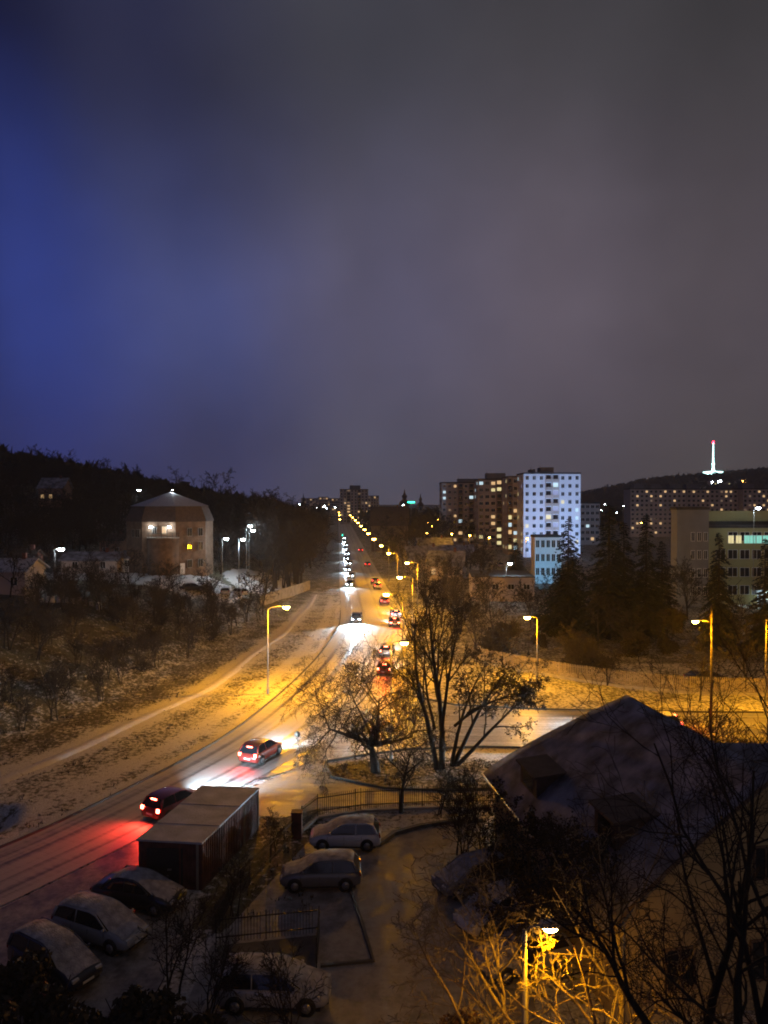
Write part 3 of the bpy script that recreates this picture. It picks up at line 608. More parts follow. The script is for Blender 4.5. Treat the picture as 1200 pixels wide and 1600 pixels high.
# ------------------------------------------------------------------ lamps
def light(kind, power, col, parent, loc, rot=(0, 0, 0), size=.15, cone=150, blend=.6):
    ld = bpy.data.lights.new('lamp_light', kind); ld.energy = power; ld.color = col; ld.shadow_soft_size = size
    if kind == 'SPOT': ld.spot_size = R(cone); ld.spot_blend = blend
    o = bpy.data.objects.new('lamp_light', ld); COL.objects.link(o); o.parent = parent; o.location = loc; o.rotation_euler = rot; return o
def lamp_kit(h, arm, r=.09, lens='sodium', wooden=False, ls=1.0):
    """pole, arm and head meshes of a street lamp; the arm points along +X"""
    p = MB(); p.tube([(0, 0, 0), (0, 0, h * .5), (0, 0, h)], [r, r * .8, r * .6], 10); p.cyl((0, 0), r * 1.6, 0, .5, 10)
    if not wooden: p.box(-r - .01, -.06, .7, -r + .03, .06, 1.1)
    a = MB(); a.tube([(0, 0, h - .1), (arm * .3, 0, h + .08), (arm, 0, h + .16)], [.035, .032, .03], 6)
    hd = MB(); x0 = arm - .1; L_ = .75 * ls
    hd.prism([(x0, h + .1), (x0 + .06, h + .23), (x0 + L_ * .6, h + .27), (x0 + L_, h + .18), (x0 + L_, h + .1)], -.15 * ls, .15 * ls)
    ln = MB(); k = 10
    vs = []; fs = []
    for i in range(5):
        t = i / 4 * math.pi / 2
        for j in range(k): vs.append((x0 + L_ * .55 + math.cos(j / k * 6.2832) * math.cos(t) * .3 * ls, math.sin(j / k * 6.2832) * math.cos(t) * .13 * ls, h + .095 - math.sin(t) * .22 * ls))
    for i in range(4):
        for j in range(k): fs.append((i * k + j, (i + 1) * k + j, (i + 1) * k + (j + 1) % k, i * k + (j + 1) % k))
    ln.add(vs, fs, 0, True)
    return [('pole', p.mesh('pole', M['darkpole'] if wooden else M['pole'])), ('arm', a.mesh('arm', M['pole'])), ('lamp_head', hd.mesh('lamp_head', M['pole'])), ('lens', ln.mesh('lens', M[lens]))], (x0 + L_ * .55, h - .12)
def put_lamp(kit, x, y, rz, label, power, col=SOD, group=None, name='street_lamp', z=None, cone=155, size=.15, blend=.7, kind='POINT'):
    parts, (lx, lz) = kit; o = empty(name, (x, y, hz(x, y) if z is None else z), rz); tag(o, label, 'street lamp', group)
    for nm, me_ in parts:
        c_ = link(nm, me_, o)
        if nm == 'lens': c_.parent = o.children[-2] if False else o
    hd = [c for c in o.children if c.name.startswith('lamp_head')][0]; ln = [c for c in o.children if c.name.startswith('lens')][0]; ln.parent = hd
    if power: light(kind, power, col, o, (lx, 0, lz - .12), (0, 0, 0), size, cone, blend)
    return o
K9 = lamp_kit(9, 1.5, ls=1.25); K9s = lamp_kit(9.1, .7, ls=1.1); KF = lamp_kit(9, 1.5, lens='sodium_far', ls=2.1); K7 = lamp_kit(7.1, .7, ls=1.25)
PW = 7800
x, y = gp(418, 1085); put_lamp(K9, x, y, R(8), 'tall street lamp standing alone in the snowy field left of the road', PW * 1.75)
x, y = gp(840, 1065); put_lamp(K7, x, y, R(180), 'street lamp on the verge in front of the picket fence, behind the fanned tree', PW * .7)
x, y = gp(611, 1190); put_lamp(K9s, x, y, 0, 'nearest lamp of the avenue, its pole between the pollarded and the tallest tree', PW * .14)
row = [(88, 'second lamp of the avenue counted from the traffic island'), (108, 'third lamp of the avenue, where the bare crown of the tall tree ends'), (134, 'brightest lamp high above the avenue, fourth from the traffic island'), (159, 'fifth lamp of the avenue, just above the brightest one'), (187, 'sixth lamp of the avenue, left of the brightest one')]
for d, lb in row: put_lamp(K9, float(edge(RE, d)) + 1.3 + (1.6 if d == 134 else 0), d, R(180), lb, PW * (1.7 if d == 134 else 1))
for i, d in enumerate([222, 262, 300, 345, 400, 460, 540, 640, 760]):
    put_lamp(KF, float(edge(RE, d)) + 1.5, d, R(180), 'far orange lamp in the receding row on the right of the main road', PW * (1.2 if d < 420 else 0), group='far lamps right of the main road')
for d in (480, 635, 800): put_lamp(KF, float(edge(LE, d)) - 1.5, d, 0, 'far orange lamp on the left of the main road near the horizon', 0, group='far lamps left of the main road')
x, y = gp(1113, 1145)
kw = lamp_kit(9.6, 1.1, .13, wooden=True); o = put_lamp(kw, x, y, R(180), 'dark timber pole with a lamp on a side bracket near the right edge', PW)
ext = MB(); ext.tube([(0, 0, 9.6), (0, 0, 11.1)], [.08, .07], 8); ext.build('pole_top', M['darkpole'], o)
x, y = gp(1198, 1118); put_lamp(K9, x, y, R(0), 'street lamp at the right edge beside the lit bare tree', PW * .9)
for i, (u, d) in enumerate([(1290, 66), (1010, 66.5)]): pass
put_lamp(lamp_kit(8.0, .5, .11, ls=.8), 3.95, 20.6, R(0), 'nearest street lamp, cut by the bottom edge, its pole lit orange among pale twigs', 1500, cone=168, kind='SPOT')
# orange lamps of the housing estate
for i, (u, d, h_) in enumerate([(705, 262, 8), (733, 250, 8), (763, 235, 8), (822, 228, 8)]):
    put_lamp(KF, (u - U0) / F * d, d, R(90 + 180), 'orange lamp in the car park before the brown tower blocks', PW * 3, group='lamps before the brown tower blocks')
for (u, v, d) in [(665, 816, 420), (672, 822, 380), (682, 812, 440), (663, 833, 300), (947, 846, 190), (690, 842, 300)]:
    z_ = H - (v - V0) / F * d; kk = lamp_kit(max(3, z_), .5, lens='sodium_far', ls=1.3)
    put_lamp(kk, (u - U0) / F * d, d, 0, 'small orange lamp among the dark trees of the town', 0, group='small orange lamps in the town', z=0)
# white lamps of the villa yard
def white_lamp(u, v, d, lb, power, name='yard_lamp', ls=1.5):
    x = (u - U0) / F * d; z0 = hz(x, d); zt = H - (v - V0) / F * d; kk = lamp_kit(max(2.5, zt - z0), .3, .06, 'mercury', ls=ls)
    return put_lamp(kk, x, d, 0, lb, power, WHT, name=name, z=z0, cone=170, blend=.4)
white_lamp(85, 858, 126, 'brightest white yard lamp, beside the low sheds at the left', 4500, ls=2)
white_lamp(385, 822, 160, 'upper white yard lamp of the close pair right of the villa', 2200)
white_lamp(389, 829, 158, 'lower white yard lamp of the close pair right of the villa', 1200)
white_lamp(347, 842, 150, 'white yard lamp nearest the right wall of the villa', 260)
white_lamp(373, 843, 148, 'white yard lamp below the close pair, between villa and tree belt', 2400)
white_lamp(213, 766, 215, 'small white lamp in the dark wood left of the villa roof', 300)
white_lamp(791, 881, 150, 'bluish white lamp in front of the estate, right of the dark flat roof', 900)
for (u, v, d) in [(628, 789, 420), (493, 793, 600), (503, 792, 600), (506, 790, 600), (508, 794, 600), (522, 793, 600), (466, 788, 600)]:
    white_lamp(u, v, d, 'tiny white lamp far down the main road near the horizon', 0, ls=1.6)['group'] = 'tiny white lamps near the horizon'
for (u, v, d) in [(1178, 794, 160), (1000, 812, 300)]:
    pass
# traffic lights far down the road
def traffic_light(x, y, rz, label):
    o = empty('traffic_light', (x, y, 0), rz); tag(o, label, 'traffic light')
    b = MB(); b.tube([(0, 0, 0), (0, 0, 6)], .08, 8); b.build('pole', M['pole'], o)
    b = MB(); b.box(-.3, -.2, 5, .3, .2, 6.8); h_ = b.build('housing', M['trim'], o, .03)
    for k, (z, m_) in enumerate([(6.4, 'redoff'), (5.9, 'lensoff'), (5.4, 'green')]):
        b = MB(); b.tube([(0, -.19, z), (0, -.28, z)], .22 if m_ == 'green' else .16, 10); b.build('lens', M[m_], h_)
    return o
traffic_light((535 - U0) / F * 330, 330, 0, 'green traffic light above the distant queue on the main road')

# ------------------------------------------------------------------ cars
def loft(rings, closed=True):
    b = MB(); k = len(rings[0]); vs = [p for r_ in rings for p in r_]
    fs = [(i * k + j, i * k + (j + 1) % k, (i + 1) * k + (j + 1) % k, (i + 1) * k + j) for i in range(len(rings) - 1) for j in range(k)]
    fs += [tuple(range(k))[::-1], tuple((len(rings) - 1) * k + j for j in range(k))]
    b.add(vs, fs, 0, True); return b
def car_meshes(kind, body_m, L_=4.1, W=1.76, Hh=1.5):
    S = {}
    hw = W / 2; f = L_ / 2
    # body
    prof = [(-f, .42, .70, .80), (-f + .06, .30, .86, .90), (-f + .3, .22, .97, .97), (-f + .9, .20, .98, 1), (0, .20, .96, 1), (f - 1.15, .20, .95, 1), (f - .9, .2, .93, .99), (f - .45, .21, .82, .96), (f - .15, .26, .72, .88), (f, .38, .60, .74)]
    if kind == 'estate': prof[2] = (-f + .2, .22, .99, .98)
    rings = []
    for x, zb, zt, w in prof:
        w *= hw; zm = (zb + zt) * .5
        half = [(0, zb), (w * .86, zb), (w * .98, zb + .1), (w, zm), (w * .97, zt - .1), (w * .86, zt - .01), (w * .5, zt + .015), (0, zt + .02)]
        rings.append([(x, y, z) for y, z in half] + [(x, -y, z) for y, z in half[-2:0:-1]])
    S['body'] = loft(rings).mesh('body', body_m)
    # cabin
    if kind == 'hatch': pr = [(f - 1.05, .93), (f - 1.72, Hh - .11), (f - 2.1, Hh - .03), (-f + .75, Hh - .02), (-f + .45, Hh - .1), (-f + .08, .95)]
    elif kind == 'estate': pr = [(f - 1.1, .93), (f - 1.85, Hh - .1), (f - 2.25, Hh - .02), (-f + .7, Hh - .03), (-f + .3, Hh - .12), (-f + .06, .97)]
    else: pr = [(f - 1.15, .93), (f - 1.9, Hh - .11), (f - 2.25, Hh - .03), (-f + 1.5, Hh - .03), (-f + 1.15, Hh - .1), (-f + .55, .96)]
    def wid(z): return hw * (.93 - .2 * (z - .93) / (Hh - .93))
    def cab(pr, dx=0, dw=0):
        n = len(pr); b = MB(); vs = [(x, wid(z) + dw, z) for x, z in pr] + [(x, -wid(z) - dw, z) for x, z in pr]
        b.add(vs, [tuple(range(n))[::-1], tuple(range(n, 2 * n))] + [(i, (i + 1) % n, n + (i + 1) % n, n + i) for i in range(n)]); return b
    S['glass'] = cab(pr).mesh('windows', M['glass'])
    # roof and pillars in body colour
    b = MB(); xr = [p for p in pr if p[1] > Hh - .15]
    rp = [(x, z + .015) for x, z in xr]
    vs = []
    for x, z in rp:
        for t in (-1, -.7, 0, .7, 1): vs.append((x, t * (wid(z) + .012), z + .03 * (1 - t * t)))
    n = len(rp)
    for i in range(n - 1):
        for j in range(4): pass
    fs = [(i * 5 + j, (i + 1) * 5 + j, (i + 1) * 5 + j + 1, i * 5 + j + 1) for i in range(n - 1) for j in range(4)]
    b.add(vs, fs, 0, True)
    def pillar(xa, za, xb, zb, w_=.045):
        for s_ in (1, -1): b.tube([(xa, s_ * (wid(za) + .004), za), (xb, s_ * (wid(zb) + .004), zb)], [w_, w_], 5, 0, True, True)
    pillar(pr[0][0], .95, pr[1][0], pr[1][1], .035); pillar(pr[-1][0] + .12, .95, pr[-2][0], pr[-2][1], .075 if kind != 'sedan' else .09)
    mx_ = (pr[1][0] + pr[-2][0]) / 2; pillar(mx_ + .02, .95, mx_, Hh - .04, .03)
    for s_ in (1, -1): b.tube([(x, s_ * (wid(z) + .004), z) for x, z in pr[1:-1]], .03, 5)
    S['roof'] = b.mesh('roof', body_m)
    b = MB()
    wb = L_ * .31
    for x in (wb, -wb):
        for s_ in (1, -1): b.tube([(x, s_ * (hw - .2), .33), (x, s_ * (hw + .006), .33)], .385, 18)
    b.box(-f + .3, -hw - .004, .2, f - .3, hw + .004, .27)
    for x in (-.95, .05, 1.0):
        for s_ in (1, -1): b.box(x - .008, min(s_ * hw * .95, s_ * (hw - .004)), .34, x + .008, max(s_ * hw * .95, s_ * (hw - .004)), .84)
    S['arches'] = b.mesh('wheel_arches', M['trim'])
    t = MB(); t.tube([(0, -.1, 0), (0, .1, 0)], .31, 20); S['tyre'] = t.mesh('tyre', M['tyre'])
    t = MB(); t.tube([(0, -.104, 0), (0, .104, 0)], .2, 10)
    for k in range(5):
        a = k / 5 * 6.283
        for s_ in (-1, 1): t.tube([(0, s_ * .11, 0), (math.cos(a) * .2, s_ * .108, math.sin(a) * .2)], .025, 4)
    S['rim'] = t.mesh('rim', M['rim']); S['wb'] = wb; S['hw'] = hw; S['f'] = f; S['pr'] = pr; S['wid'] = wid; S['kind'] = kind
    def lens(xa, y0, y1, z0, z1, back):
        b = MB(); s_ = -1 if back else 1
        b.prism([(xa, z0), (xa + s_ * .07, z0 + .02), (xa + s_ * .05, z1 - .02), (xa - s_ * .04, z1)], y0, y1); return b
    S['hl'] = [lens(f - .1, s_ * (hw * .45), s_ * (hw * .78), .58, .72, False) for s_ in (1, -1)]
    if kind == 'estate' or kind == 'hatch': S['tl'] = [lens(-f + .07, s_ * (hw * .66), s_ * (hw * .88), .72, .96, True) for s_ in (1, -1)]
    else: S['tl'] = [lens(-f + .07, s_ * (hw * .5), s_ * (hw * .86), .7, .84, True) for s_ in (1, -1)]
    b = MB(); b.box(-f - .02, -.26, .5, -f + .06, .26, .61); S['plate'] = b.mesh('number_plate', M['plate'])
    b = MB(); b.box(f - .05, -.26, .38, f + .015, .26, .48); S['plate2'] = b.mesh('number_plate', M['plate'])
    b = MB(); b.box(f - .09, -.4, .5, f - .005, .4, .57); b.box(f - .12, -.55, .28, f - .012, .55, .36); S['grille'] = b.mesh('grille', M['trim'])
    S['mirror'] = []
    for s_ in (1, -1): b = MB(); b.tube([(pr[0][0] - .15, s_ * (hw * .93), 1.0), (pr[0][0] - .15, s_ * (hw + .1), 1.02)], [.07, .06], 7); S['mirror'].append(b.mesh('mirror', body_m))
    # snow lying on roof, windscreen and bonnet
    b = MB(); rr_ = random.Random(7)
    line = [(pr[-2][0] - .05, pr[-2][1] + .02)] + [(x, z + .07) for x, z in pr[-3:0:-1][:2]] + [(pr[1][0], pr[1][1] + .05), (pr[0][0] + .02, .99), (f - .5, .89), (f - .2, .77)]
    vs = []
    for i, (x, z) in enumerate(line):
        w_ = (wid(max(z, .93)) * .98 if i < 5 else hw * .86)
        for t in (-1, -.6, 0, .6, 1): vs.append((x + rr_.uniform(-.04, .04), t * w_ * rr_.uniform(.9, 1.0), z + .035 * (1 - t * t) - (.035 if abs(t) == 1 else 0) + rr_.uniform(-.018, .022)))
    n = len(line); b.add(vs, [(i * 5 + j, i * 5 + j + 1, (i + 1) * 5 + j + 1, (i + 1) * 5 + j) for i in range(n - 1) for j in range(4)], 0, True)
    S['snow'] = b.mesh('snow_cover', M['carsnow'])
    return S
def car(S, x, y, deg, label, cat='car', group=None, snow=True, lit=None, name='car', z=.03, power=1.0, hl=None):
    o = empty(name, (x, y, z), R(deg)); tag(o, label, cat, group)
    link('body', S['body'], o); link('windows', S['glass'], o); link('roof', S['roof'], o); link('wheel_arches', S['arches'], o); [link('mirror', m_, o) for m_ in S['mirror']]; link('grille', S['grille'], o)
    for px_ in (S['wb'], -S['wb']):
        for s_ in (1, -1):
            w = bpy.data.objects.new('wheel', S['tyre']); COL.objects.link(w); w.parent = o; w.location = (px_, s_ * (S['hw'] - .08), .31); link('rim', S['rim'], w)
    link('number_plate', S['plate'], o); link('number_plate', S['plate2'], o)
    on = lit is not None
    for b in S['hl']: b.build('headlight', M['head'] if on and lit in ('both', 'front') else M['lensoff'], o)
    for b in S['tl']: b.build('tail_light', M['brake'] if lit == 'brake' or lit == 'both' else (M['tail'] if on and lit != 'front' else M['redoff']), o)
    if lit in ('brake', 'both'):
        b = MB(); pr = S['pr']; b.box(pr[-2][0] - .12, -.22, pr[-2][1] - .07, pr[-2][0] - .05, .22, pr[-2][1] - .01); b.build('brake_light', M['brake'], o)
    if snow: link('snow_cover', S['snow'], o)
    f = S['f']
    if lit in ('both', 'front', 'tail') or lit == 'brake':
        if lit != 'tail' or True:
            if hl: 
                for s_ in (1, -1): light('SPOT', hl, WHT, o, (f + .12, s_ * .55, .66), (0, R(-82), R(5)), .08, 115, 1.0)
    if lit in ('brake', 'both') and power: light('SPOT', 500 * power, (1, .04, .02), o, (-f - .15, 0, .85), (0, R(72), 0), .25, 160, 1)
    return o
P_ = dict(white=paint('white_car_paint', (.55, .57, .62)), grey=paint('grey_car_paint', (.14, .14, .15)), black=paint('black_car_paint', (.015, .016, .02)), silver=paint('silver_car_paint', (.32, .33, .36)), red=paint('red_car_paint', (.2, .015, .015)), redglow=paint('red_glow_car_paint', (.2, .025, .02)), dark=paint('dark_blue_paint', (.02, .025, .05)))  # burgundy: red tail light glow painted into a grey car's body
hw_ = car_meshes('hatch', P_['white']); hg = car_meshes('hatch', P_['grey'], 4.2); hs = car_meshes('hatch', P_['silver'], 4.15, 1.74, 1.48); sd = car_meshes('sedan', P_['black'], 4.6, 1.8, 1.46); es = car_meshes('estate', P_['silver'], 4.5, 1.78, 1.5); eg = car_meshes('estate', P_['dark'], 4.5, 1.78, 1.52); rdc = car_meshes('hatch', P_['red'], 4.1); rg_car = car_meshes('hatch', P_['redglow'], 4.1)
car(hw_, -2.25, 42.9, 180, 'white hatchback parked side-on, farthest of the cars in the snowy lot')
car(hg, -3.3, 38.5, 182, 'dark grey hatchback with snow on its bonnet, parked just in front of the white hatchback')
car(es, -4.4, 29.4, -2, 'estate car with a snow covered roof, nearest to the bottom edge of the lot')
car(hw_, 5.3, 34.9, 212, 'white car with its rounded front towards the lot, under the dark tree by the house')
car(hg, 4.6, 38.2, 205, 'grey car with patchy snow, deepest under the twigs by the house wall')
car(hs, 6.0, 31.6, 200, 'silver car with a snowy roof, just above the nearest lamp post')
car(sd, -12.2, 36.6, -16, 'black saloon with snow on windscreen and bonnet, right in front of the garage')
car(es, -13.0, 33.7, -24, 'silver estate with a snowy roof, middle of the three kerbside cars')
car(eg, -14.0, 31.2, -32, 'dark estate, nearest and leftmost of the three kerbside cars')
car(rg_car, -9.6, 57.6, 68, 'grey hatchback with red tail light glow painted on, driving away up the curve', lit='brake', snow=False, power=.8, hl=2600, name='driving_car')
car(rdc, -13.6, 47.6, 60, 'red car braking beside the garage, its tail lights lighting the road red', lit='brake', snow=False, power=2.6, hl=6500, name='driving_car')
car(sd, -4.6, 124, -91, 'oncoming car with dazzling bluish headlights on the main road', lit='front', snow=False, hl=15000, name='driving_car')
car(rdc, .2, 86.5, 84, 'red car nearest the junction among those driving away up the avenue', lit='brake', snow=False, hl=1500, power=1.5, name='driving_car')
car(hg, .4, 97, 85, 'grey car directly ahead of the nearest red car on the avenue', lit='brake', snow=False, hl=1500, name='driving_car')
car(sd, 1.7, 120, 91, 'dark car with two red tail lights beneath the second avenue lamp', lit='brake', snow=False, hl=1500, name='driving_car')
car(es, 2.0, 129, 92, 'estate driving away just beyond the dark car under the second avenue lamp', lit='brake', snow=False, hl=1500, name='driving_car')
car(hw_, 23.8, 64.5, 181, 'car mostly hidden behind the house roof, one red tail light showing, lighting the side road', lit='brake', snow=False, hl=26000, name='driving_car')
rr_ = random.Random(3)
for i, d in enumerate([176, 196, 214, 236, 256, 280, 305, 335, 365, 400]):
    xc = float(edge(LE, d)) + 2.6 + (i % 2) * .6
    car([sd, es, hw_, hg][i % 4], xc, d, -93.6, 'far oncoming car with white headlights in the long queue', group='oncoming cars down the main road', lit='front', snow=False, hl=3000 if i % 2 == 0 else None, name='oncoming_car')
for i, d in enumerate([146, 172, 183, 232, 300]):
    xc = float(edge(RE, d)) - 2.4
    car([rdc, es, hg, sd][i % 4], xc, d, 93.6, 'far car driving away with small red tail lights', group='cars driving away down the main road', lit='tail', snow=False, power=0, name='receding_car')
for (u, v, k, lb) in [(1118, 1079, sd, 'dark car with snow on its roof just behind the picket fence at right')]:
    x, y = gp(u, v); car(k, x + .5, y + 3.2, 8, lb)
for i, (u, d) in enumerate([(300, 132), (318, 134), (352, 139), (372, 142)]):
    x = (u - U0) / F * d; car([sd, hg, es, hw_][i], x, d, 20 + 40 * i, ['dark saloon parked in the villa yard below the right wall', 'grey hatchback parked in the villa yard beside the dark saloon', 'silver estate parked in the villa yard under the white lamps', 'white hatchback parked in the villa yard nearest the tree belt'][i], z=hz(x, d))
x = (698 - U0) / F * 236; 
o = car(car_meshes('estate', P_['white'], 5.6, 2.0, 2.3), x, 236, 0, 'white van parked in front of the brown tower blocks', 'van')
for i in range(5):
    car([sd, hg, hs, eg, hw_][i], 25 + i * 5.5, 229, 90, 'parked car with snow on its roof in the estate car park', group='cars in the estate car park')

# ------------------------------------------------------------------ buildings
def window_mesh(w, h, m_, fr='white'):
    b = MB(); b.box(-w / 2, -.02, 0, w / 2, .04, h, 0); t = .07
    for (x0, x1, z0, z1) in [(-w / 2 - t, w / 2 + t, -t, 0), (-w / 2 - t, w / 2 + t, h, h + t), (-w / 2 - t, -w / 2, 0, h), (w / 2, w / 2 + t, 0, h), (-.03, .03, 0, h)]: b.box(x0, -.06, z0, x1, .04, z1, 1)
    return b.mesh('window', [M[m_], M[fr]])
def windows(o, spots, w, h, rg, lit=.3, kinds=('warm', 'cool', 'dim', 'yellow'), max_parts=95, fr='white', fixed=None):
    """spots: (x, z, face) with face 'f' front (y=0 plane) or 'l' left side (x=0 plane)"""
    cache = {}; rest = []
    for i, (x, z, face, side_x) in enumerate(spots):
        r_ = rg.random(); k = kinds[rg.randrange(len(kinds))] if r_ < lit else 'glass'
        if fixed and i in fixed: k = fixed[i]
        if (w, h, k) not in cache: cache[(w, h, k)] = window_mesh(w, h, k, fr)
        loc = (x, -.03, z) if face == 'f' else (side_x, x, z); rot = (0, 0, 0) if face == 'f' else (0, 0, R(-90) if side_x < .1 else R(90))
        rest.append((k != 'glass', cache[(w, h, k)], loc, rot, k))
    rest.sort(key=lambda a: not a[0])
    for lit_, me_, loc, rot, k in rest[:max_parts]: link('window', me_, o, loc, rot)
    ex = rest[max_parts:]
    if ex:
        b = MB()
        mats_ = [M['glass'], M[fr]] + [M[k] for k in kinds]
        for lit_, me_, loc, rot, k in ex:
            T = Matrix.Translation(loc) @ Matrix.Rotation(rot[2], 4, 'Z'); mi = 0 if k == 'glass' else (2 + kinds.index(k) if k in kinds else 2)
            b.box(-w / 2, -.02, 0, w / 2, .04, h, mi, T)
        e = b.build('windows_rest', mats_, o); e.name = 'distant_windows'; e['kind'] = 'stuff'
def block(name, x, y, rz, w, dp, h, floors, label, wall='panelwall', cols=None, ww=1.5, wh=1.4, lit=.25, loggia=(), seed=1, kinds=('warm', 'cool', 'dim', 'yellow'), z=0, pent=None, side=True, cat='apartment block', fixed=None, bal='panelbrown', group=None, base=1.2, parapet=True, max_parts=95, fr='white', roofm='pitch', skip=()):
    """flat-roofed block: local x along the front, front at y=0 facing -y"""
    o = empty(name, (x, y, z), rz); tag(o, label, cat, group); rg = random.Random(seed)
    b = MB(); b.box(0, 0, -1, w, dp, h); b.build('wall', M[wall], o)
    b = MB(); b.box(-.15, -.15, h, w + .15, dp + .15, h + (.5 if parapet else .2)); b.box(.3, .3, h + .5, w - .3, dp - .3, h + .56) if parapet else None
    b.build('roof', M[roofm], o)
    fh = (h - base) / floors; cols = cols or max(2, int(w / 3.2)); spots = []
    cw = w / cols
    for fl in range(floors):
        for c in range(cols):
            if c in loggia or (fl, c) in skip: continue
            spots.append((cw * (c + .5), base + fl * fh + fh * .28, 'f', 0))
        if side:
            for s in range(max(1, int(dp / 5))): spots.append((dp / max(1, int(dp / 5)) * (s + .5), base + fl * fh + fh * .28, 's', -.03 if x > 0 else w + .03))
    windows(o, spots, ww, wh, rg, lit, kinds, fixed=fixed, max_parts=max_parts, fr=fr)
    for c in loggia:
        lo = MB()
        lo.box(cw * c + .05, -.28, base, cw * c + .2, -.01, h - .2); lo.box(cw * (c + 1) - .2, -.28, base, cw * (c + 1) - .05, -.01, h - .2)
        lo.build('loggia_frame', M[bal], o)
        for fl in range(floors):
            z0 = base + fl * fh; p_ = MB(); p_.box(cw * c + .2, -1.0, z0, cw * (c + 1) - .2, -.005, z0 + .12); p_.box(cw * c + .2, -1.0, z0 + .12, cw * (c + 1) - .2, -.94, z0 + 1.05); p_.build('balcony', M[bal], o)
            k = rg.choice(kinds) if rg.random() < lit * 1.8 else 'glass'
            b = MB(); b.box(cw * c + .4, -.04, z0 + .2, cw * (c + 1) - .4, -.006, z0 + fh - .35); b.build('window', M[k], o)
    for (px0, px1, ph) in (pent or []):
        b = MB(); b.box(px0, dp * .25, h + .57, px1, dp * .7, h + ph); b.tube([(px0 + .5, dp * .5, h + ph), (px0 + .5, dp * .5, h + ph + 1.8)], .06, 5); b.build('lift_house', M['greywall'], o)
    return o
def bx(u, d): return (u - U0) / F * d
cw_ = ('warm', 'cool', 'yellow', 'violet')
# floodlit white tower block: two parts (left shaded flank with loggias)
tw_ = block('tower_block', bx(818, 270), 270, 0, bx(907, 270) - bx(818, 270), 14, 30.4, 10, 'tall tower block floodlit bluish white, with dark central balconies', 'whitewall', cols=8, ww=1.1, wh=1.3, lit=.16, loggia=(3, 4), seed=5, kinds=('yellow', 'cool', 'violet'), pent=[(3.5, 5, 1.9), (7, 11.8, 2.6)], bal='panelwall', max_parts=90)
block('tower_block', bx(793, 283), 283, 0, bx(817, 283) - bx(793, 283), 12, 29.6, 10, 'narrow grey tower block adjoining the left side of the floodlit white one', 'panelwall', cols=3, ww=1.2, wh=1.3, lit=.3, loggia=(0,), seed=8, kinds=('warm', 'cool', 'yellow'))
block('tower_block', bx(747, 312), 312, 0, bx(794, 312) - bx(747, 312), 12, 29.5, 10, 'brown tower block with mixed lit windows behind the car park lamps', 'panelwall', cols=5, ww=1.6, wh=1.3, lit=.2, loggia=(3,), seed=11, kinds=('warm', 'cool', 'yellow'), pent=[(4, 12, 3.0)])
block('tower_block', bx(690, 345), 345, 0, bx(749, 345) - bx(690, 345), 13, 29, 10, 'leftmost brown tower block of the estate, mostly dark windows', 'panelwall', cols=7, ww=1.2, wh=1.2, lit=.08, loggia=(3, 5), seed=15, kinds=('warm', 'cool', 'dim'), pent=[(8, 17, 2.2)])
block('apartment_block', bx(907, 350), 350, 0, bx(937, 350) - bx(907, 350), 10, 19.5, 6, 'small distant block just right of the floodlit tower', 'panelwall', cols=4, lit=.15, seed=2, side=False)
# long slab block on the right
for i, (u0, u1, d, lb, pt) in enumerate([(985, 1072, 430, 'left section of the long brownish housing slab, under the wooded hill', [(3, 9, 3.2), (13, 19, 3.2), (24, 30, 3.2)]), (1073, 1160, 436, 'middle section of the long brownish housing slab, above the office roof', [(1, 9, 3.4), (20, 27, 3.2)]), (1161, 1290, 430, 'right section of the long brownish housing slab, cut by the right edge', [(1, 8, 3.4), (14, 20, 3.2)])]):
    block('slab_block', bx(u0, d), d, 0, bx(u1, d) - bx(u0, d), 12, 27.6, 10, lb, 'panelwall', cols=12 if i < 2 else 18, ww=1.3, wh=1.2, lit=.24, seed=30 + i, kinds=('warm', 'warm', 'dim'), pent=pt, side=False, max_parts=80)
# office building
oy = 145
ox = bx(1098, oy)
off = block('office_building', ox, oy, 0, 26, 8, 15.0, 4, 'olive rendered office building with a row of lit top floor windows', 'olivewall', cols=11, ww=1.75, wh=1.7, lit=.0, seed=1, side=False, cat='office building', base=1.0, fixed={}, skip=[(3, 0), (3, 1), (2, 0), (1, 0)])
for i, (u0, k) in enumerate([(1142, 'yellow'), (1154, 'yellow'), (1167, 'teal'), (1176, 'teal'), (1186, 'teal'), (1196, 'teal')]):
    link('window', window_mesh(1.05, 1.5, k), off, (bx(u0, oy) - ox, -.09, 12.0))
b = MB(); b.box(0.2, 3, 15.6, 26, 7.8, 18.3); up = b.build('upper_storey', M['olivewall'], off)
b = MB(); b.box(.2, 1.2, 15.55, 26, 1.25, 16.3)
for i in range(26): b.box(i + .2, 1.15, 15.55, i + .26, 1.2, 16.4)
b.build('terrace_railing', M['iron'], off)
st = block('stair_tower', bx(1058, 142), 142, 0, ox - bx(1058, 142) - .1, 3, 18.6, 5, 'dark grey corner tower at the left end of the olive office building', 'greywall', cols=5, ww=.62, wh=1.6, lit=0, seed=1, side=False, cat='office building', skip=[(r_, c_) for r_ in range(5) for c_ in (0, 1)] + [(4, c_) for c_ in range(5)] )
b = MB(); b.box(10, -1.6, .0, 13.4, -1.55, 2.9); b.build('lit_doorway', M['cool'], off)
b = MB(); b.box(9.6, -1.9, 3.0, 13.8, 0, 3.25); b.build('canopy', M['concrete'], off)
light('SPOT', 900, (.8, 1, .9), off, (11.5, -1.9, 2.9), (0, 0, 0), .2, 160, .5)
lamp_o = white_lamp(1178, 794, 139, 'white lamp on a tall mast in front of the olive office building', 350)
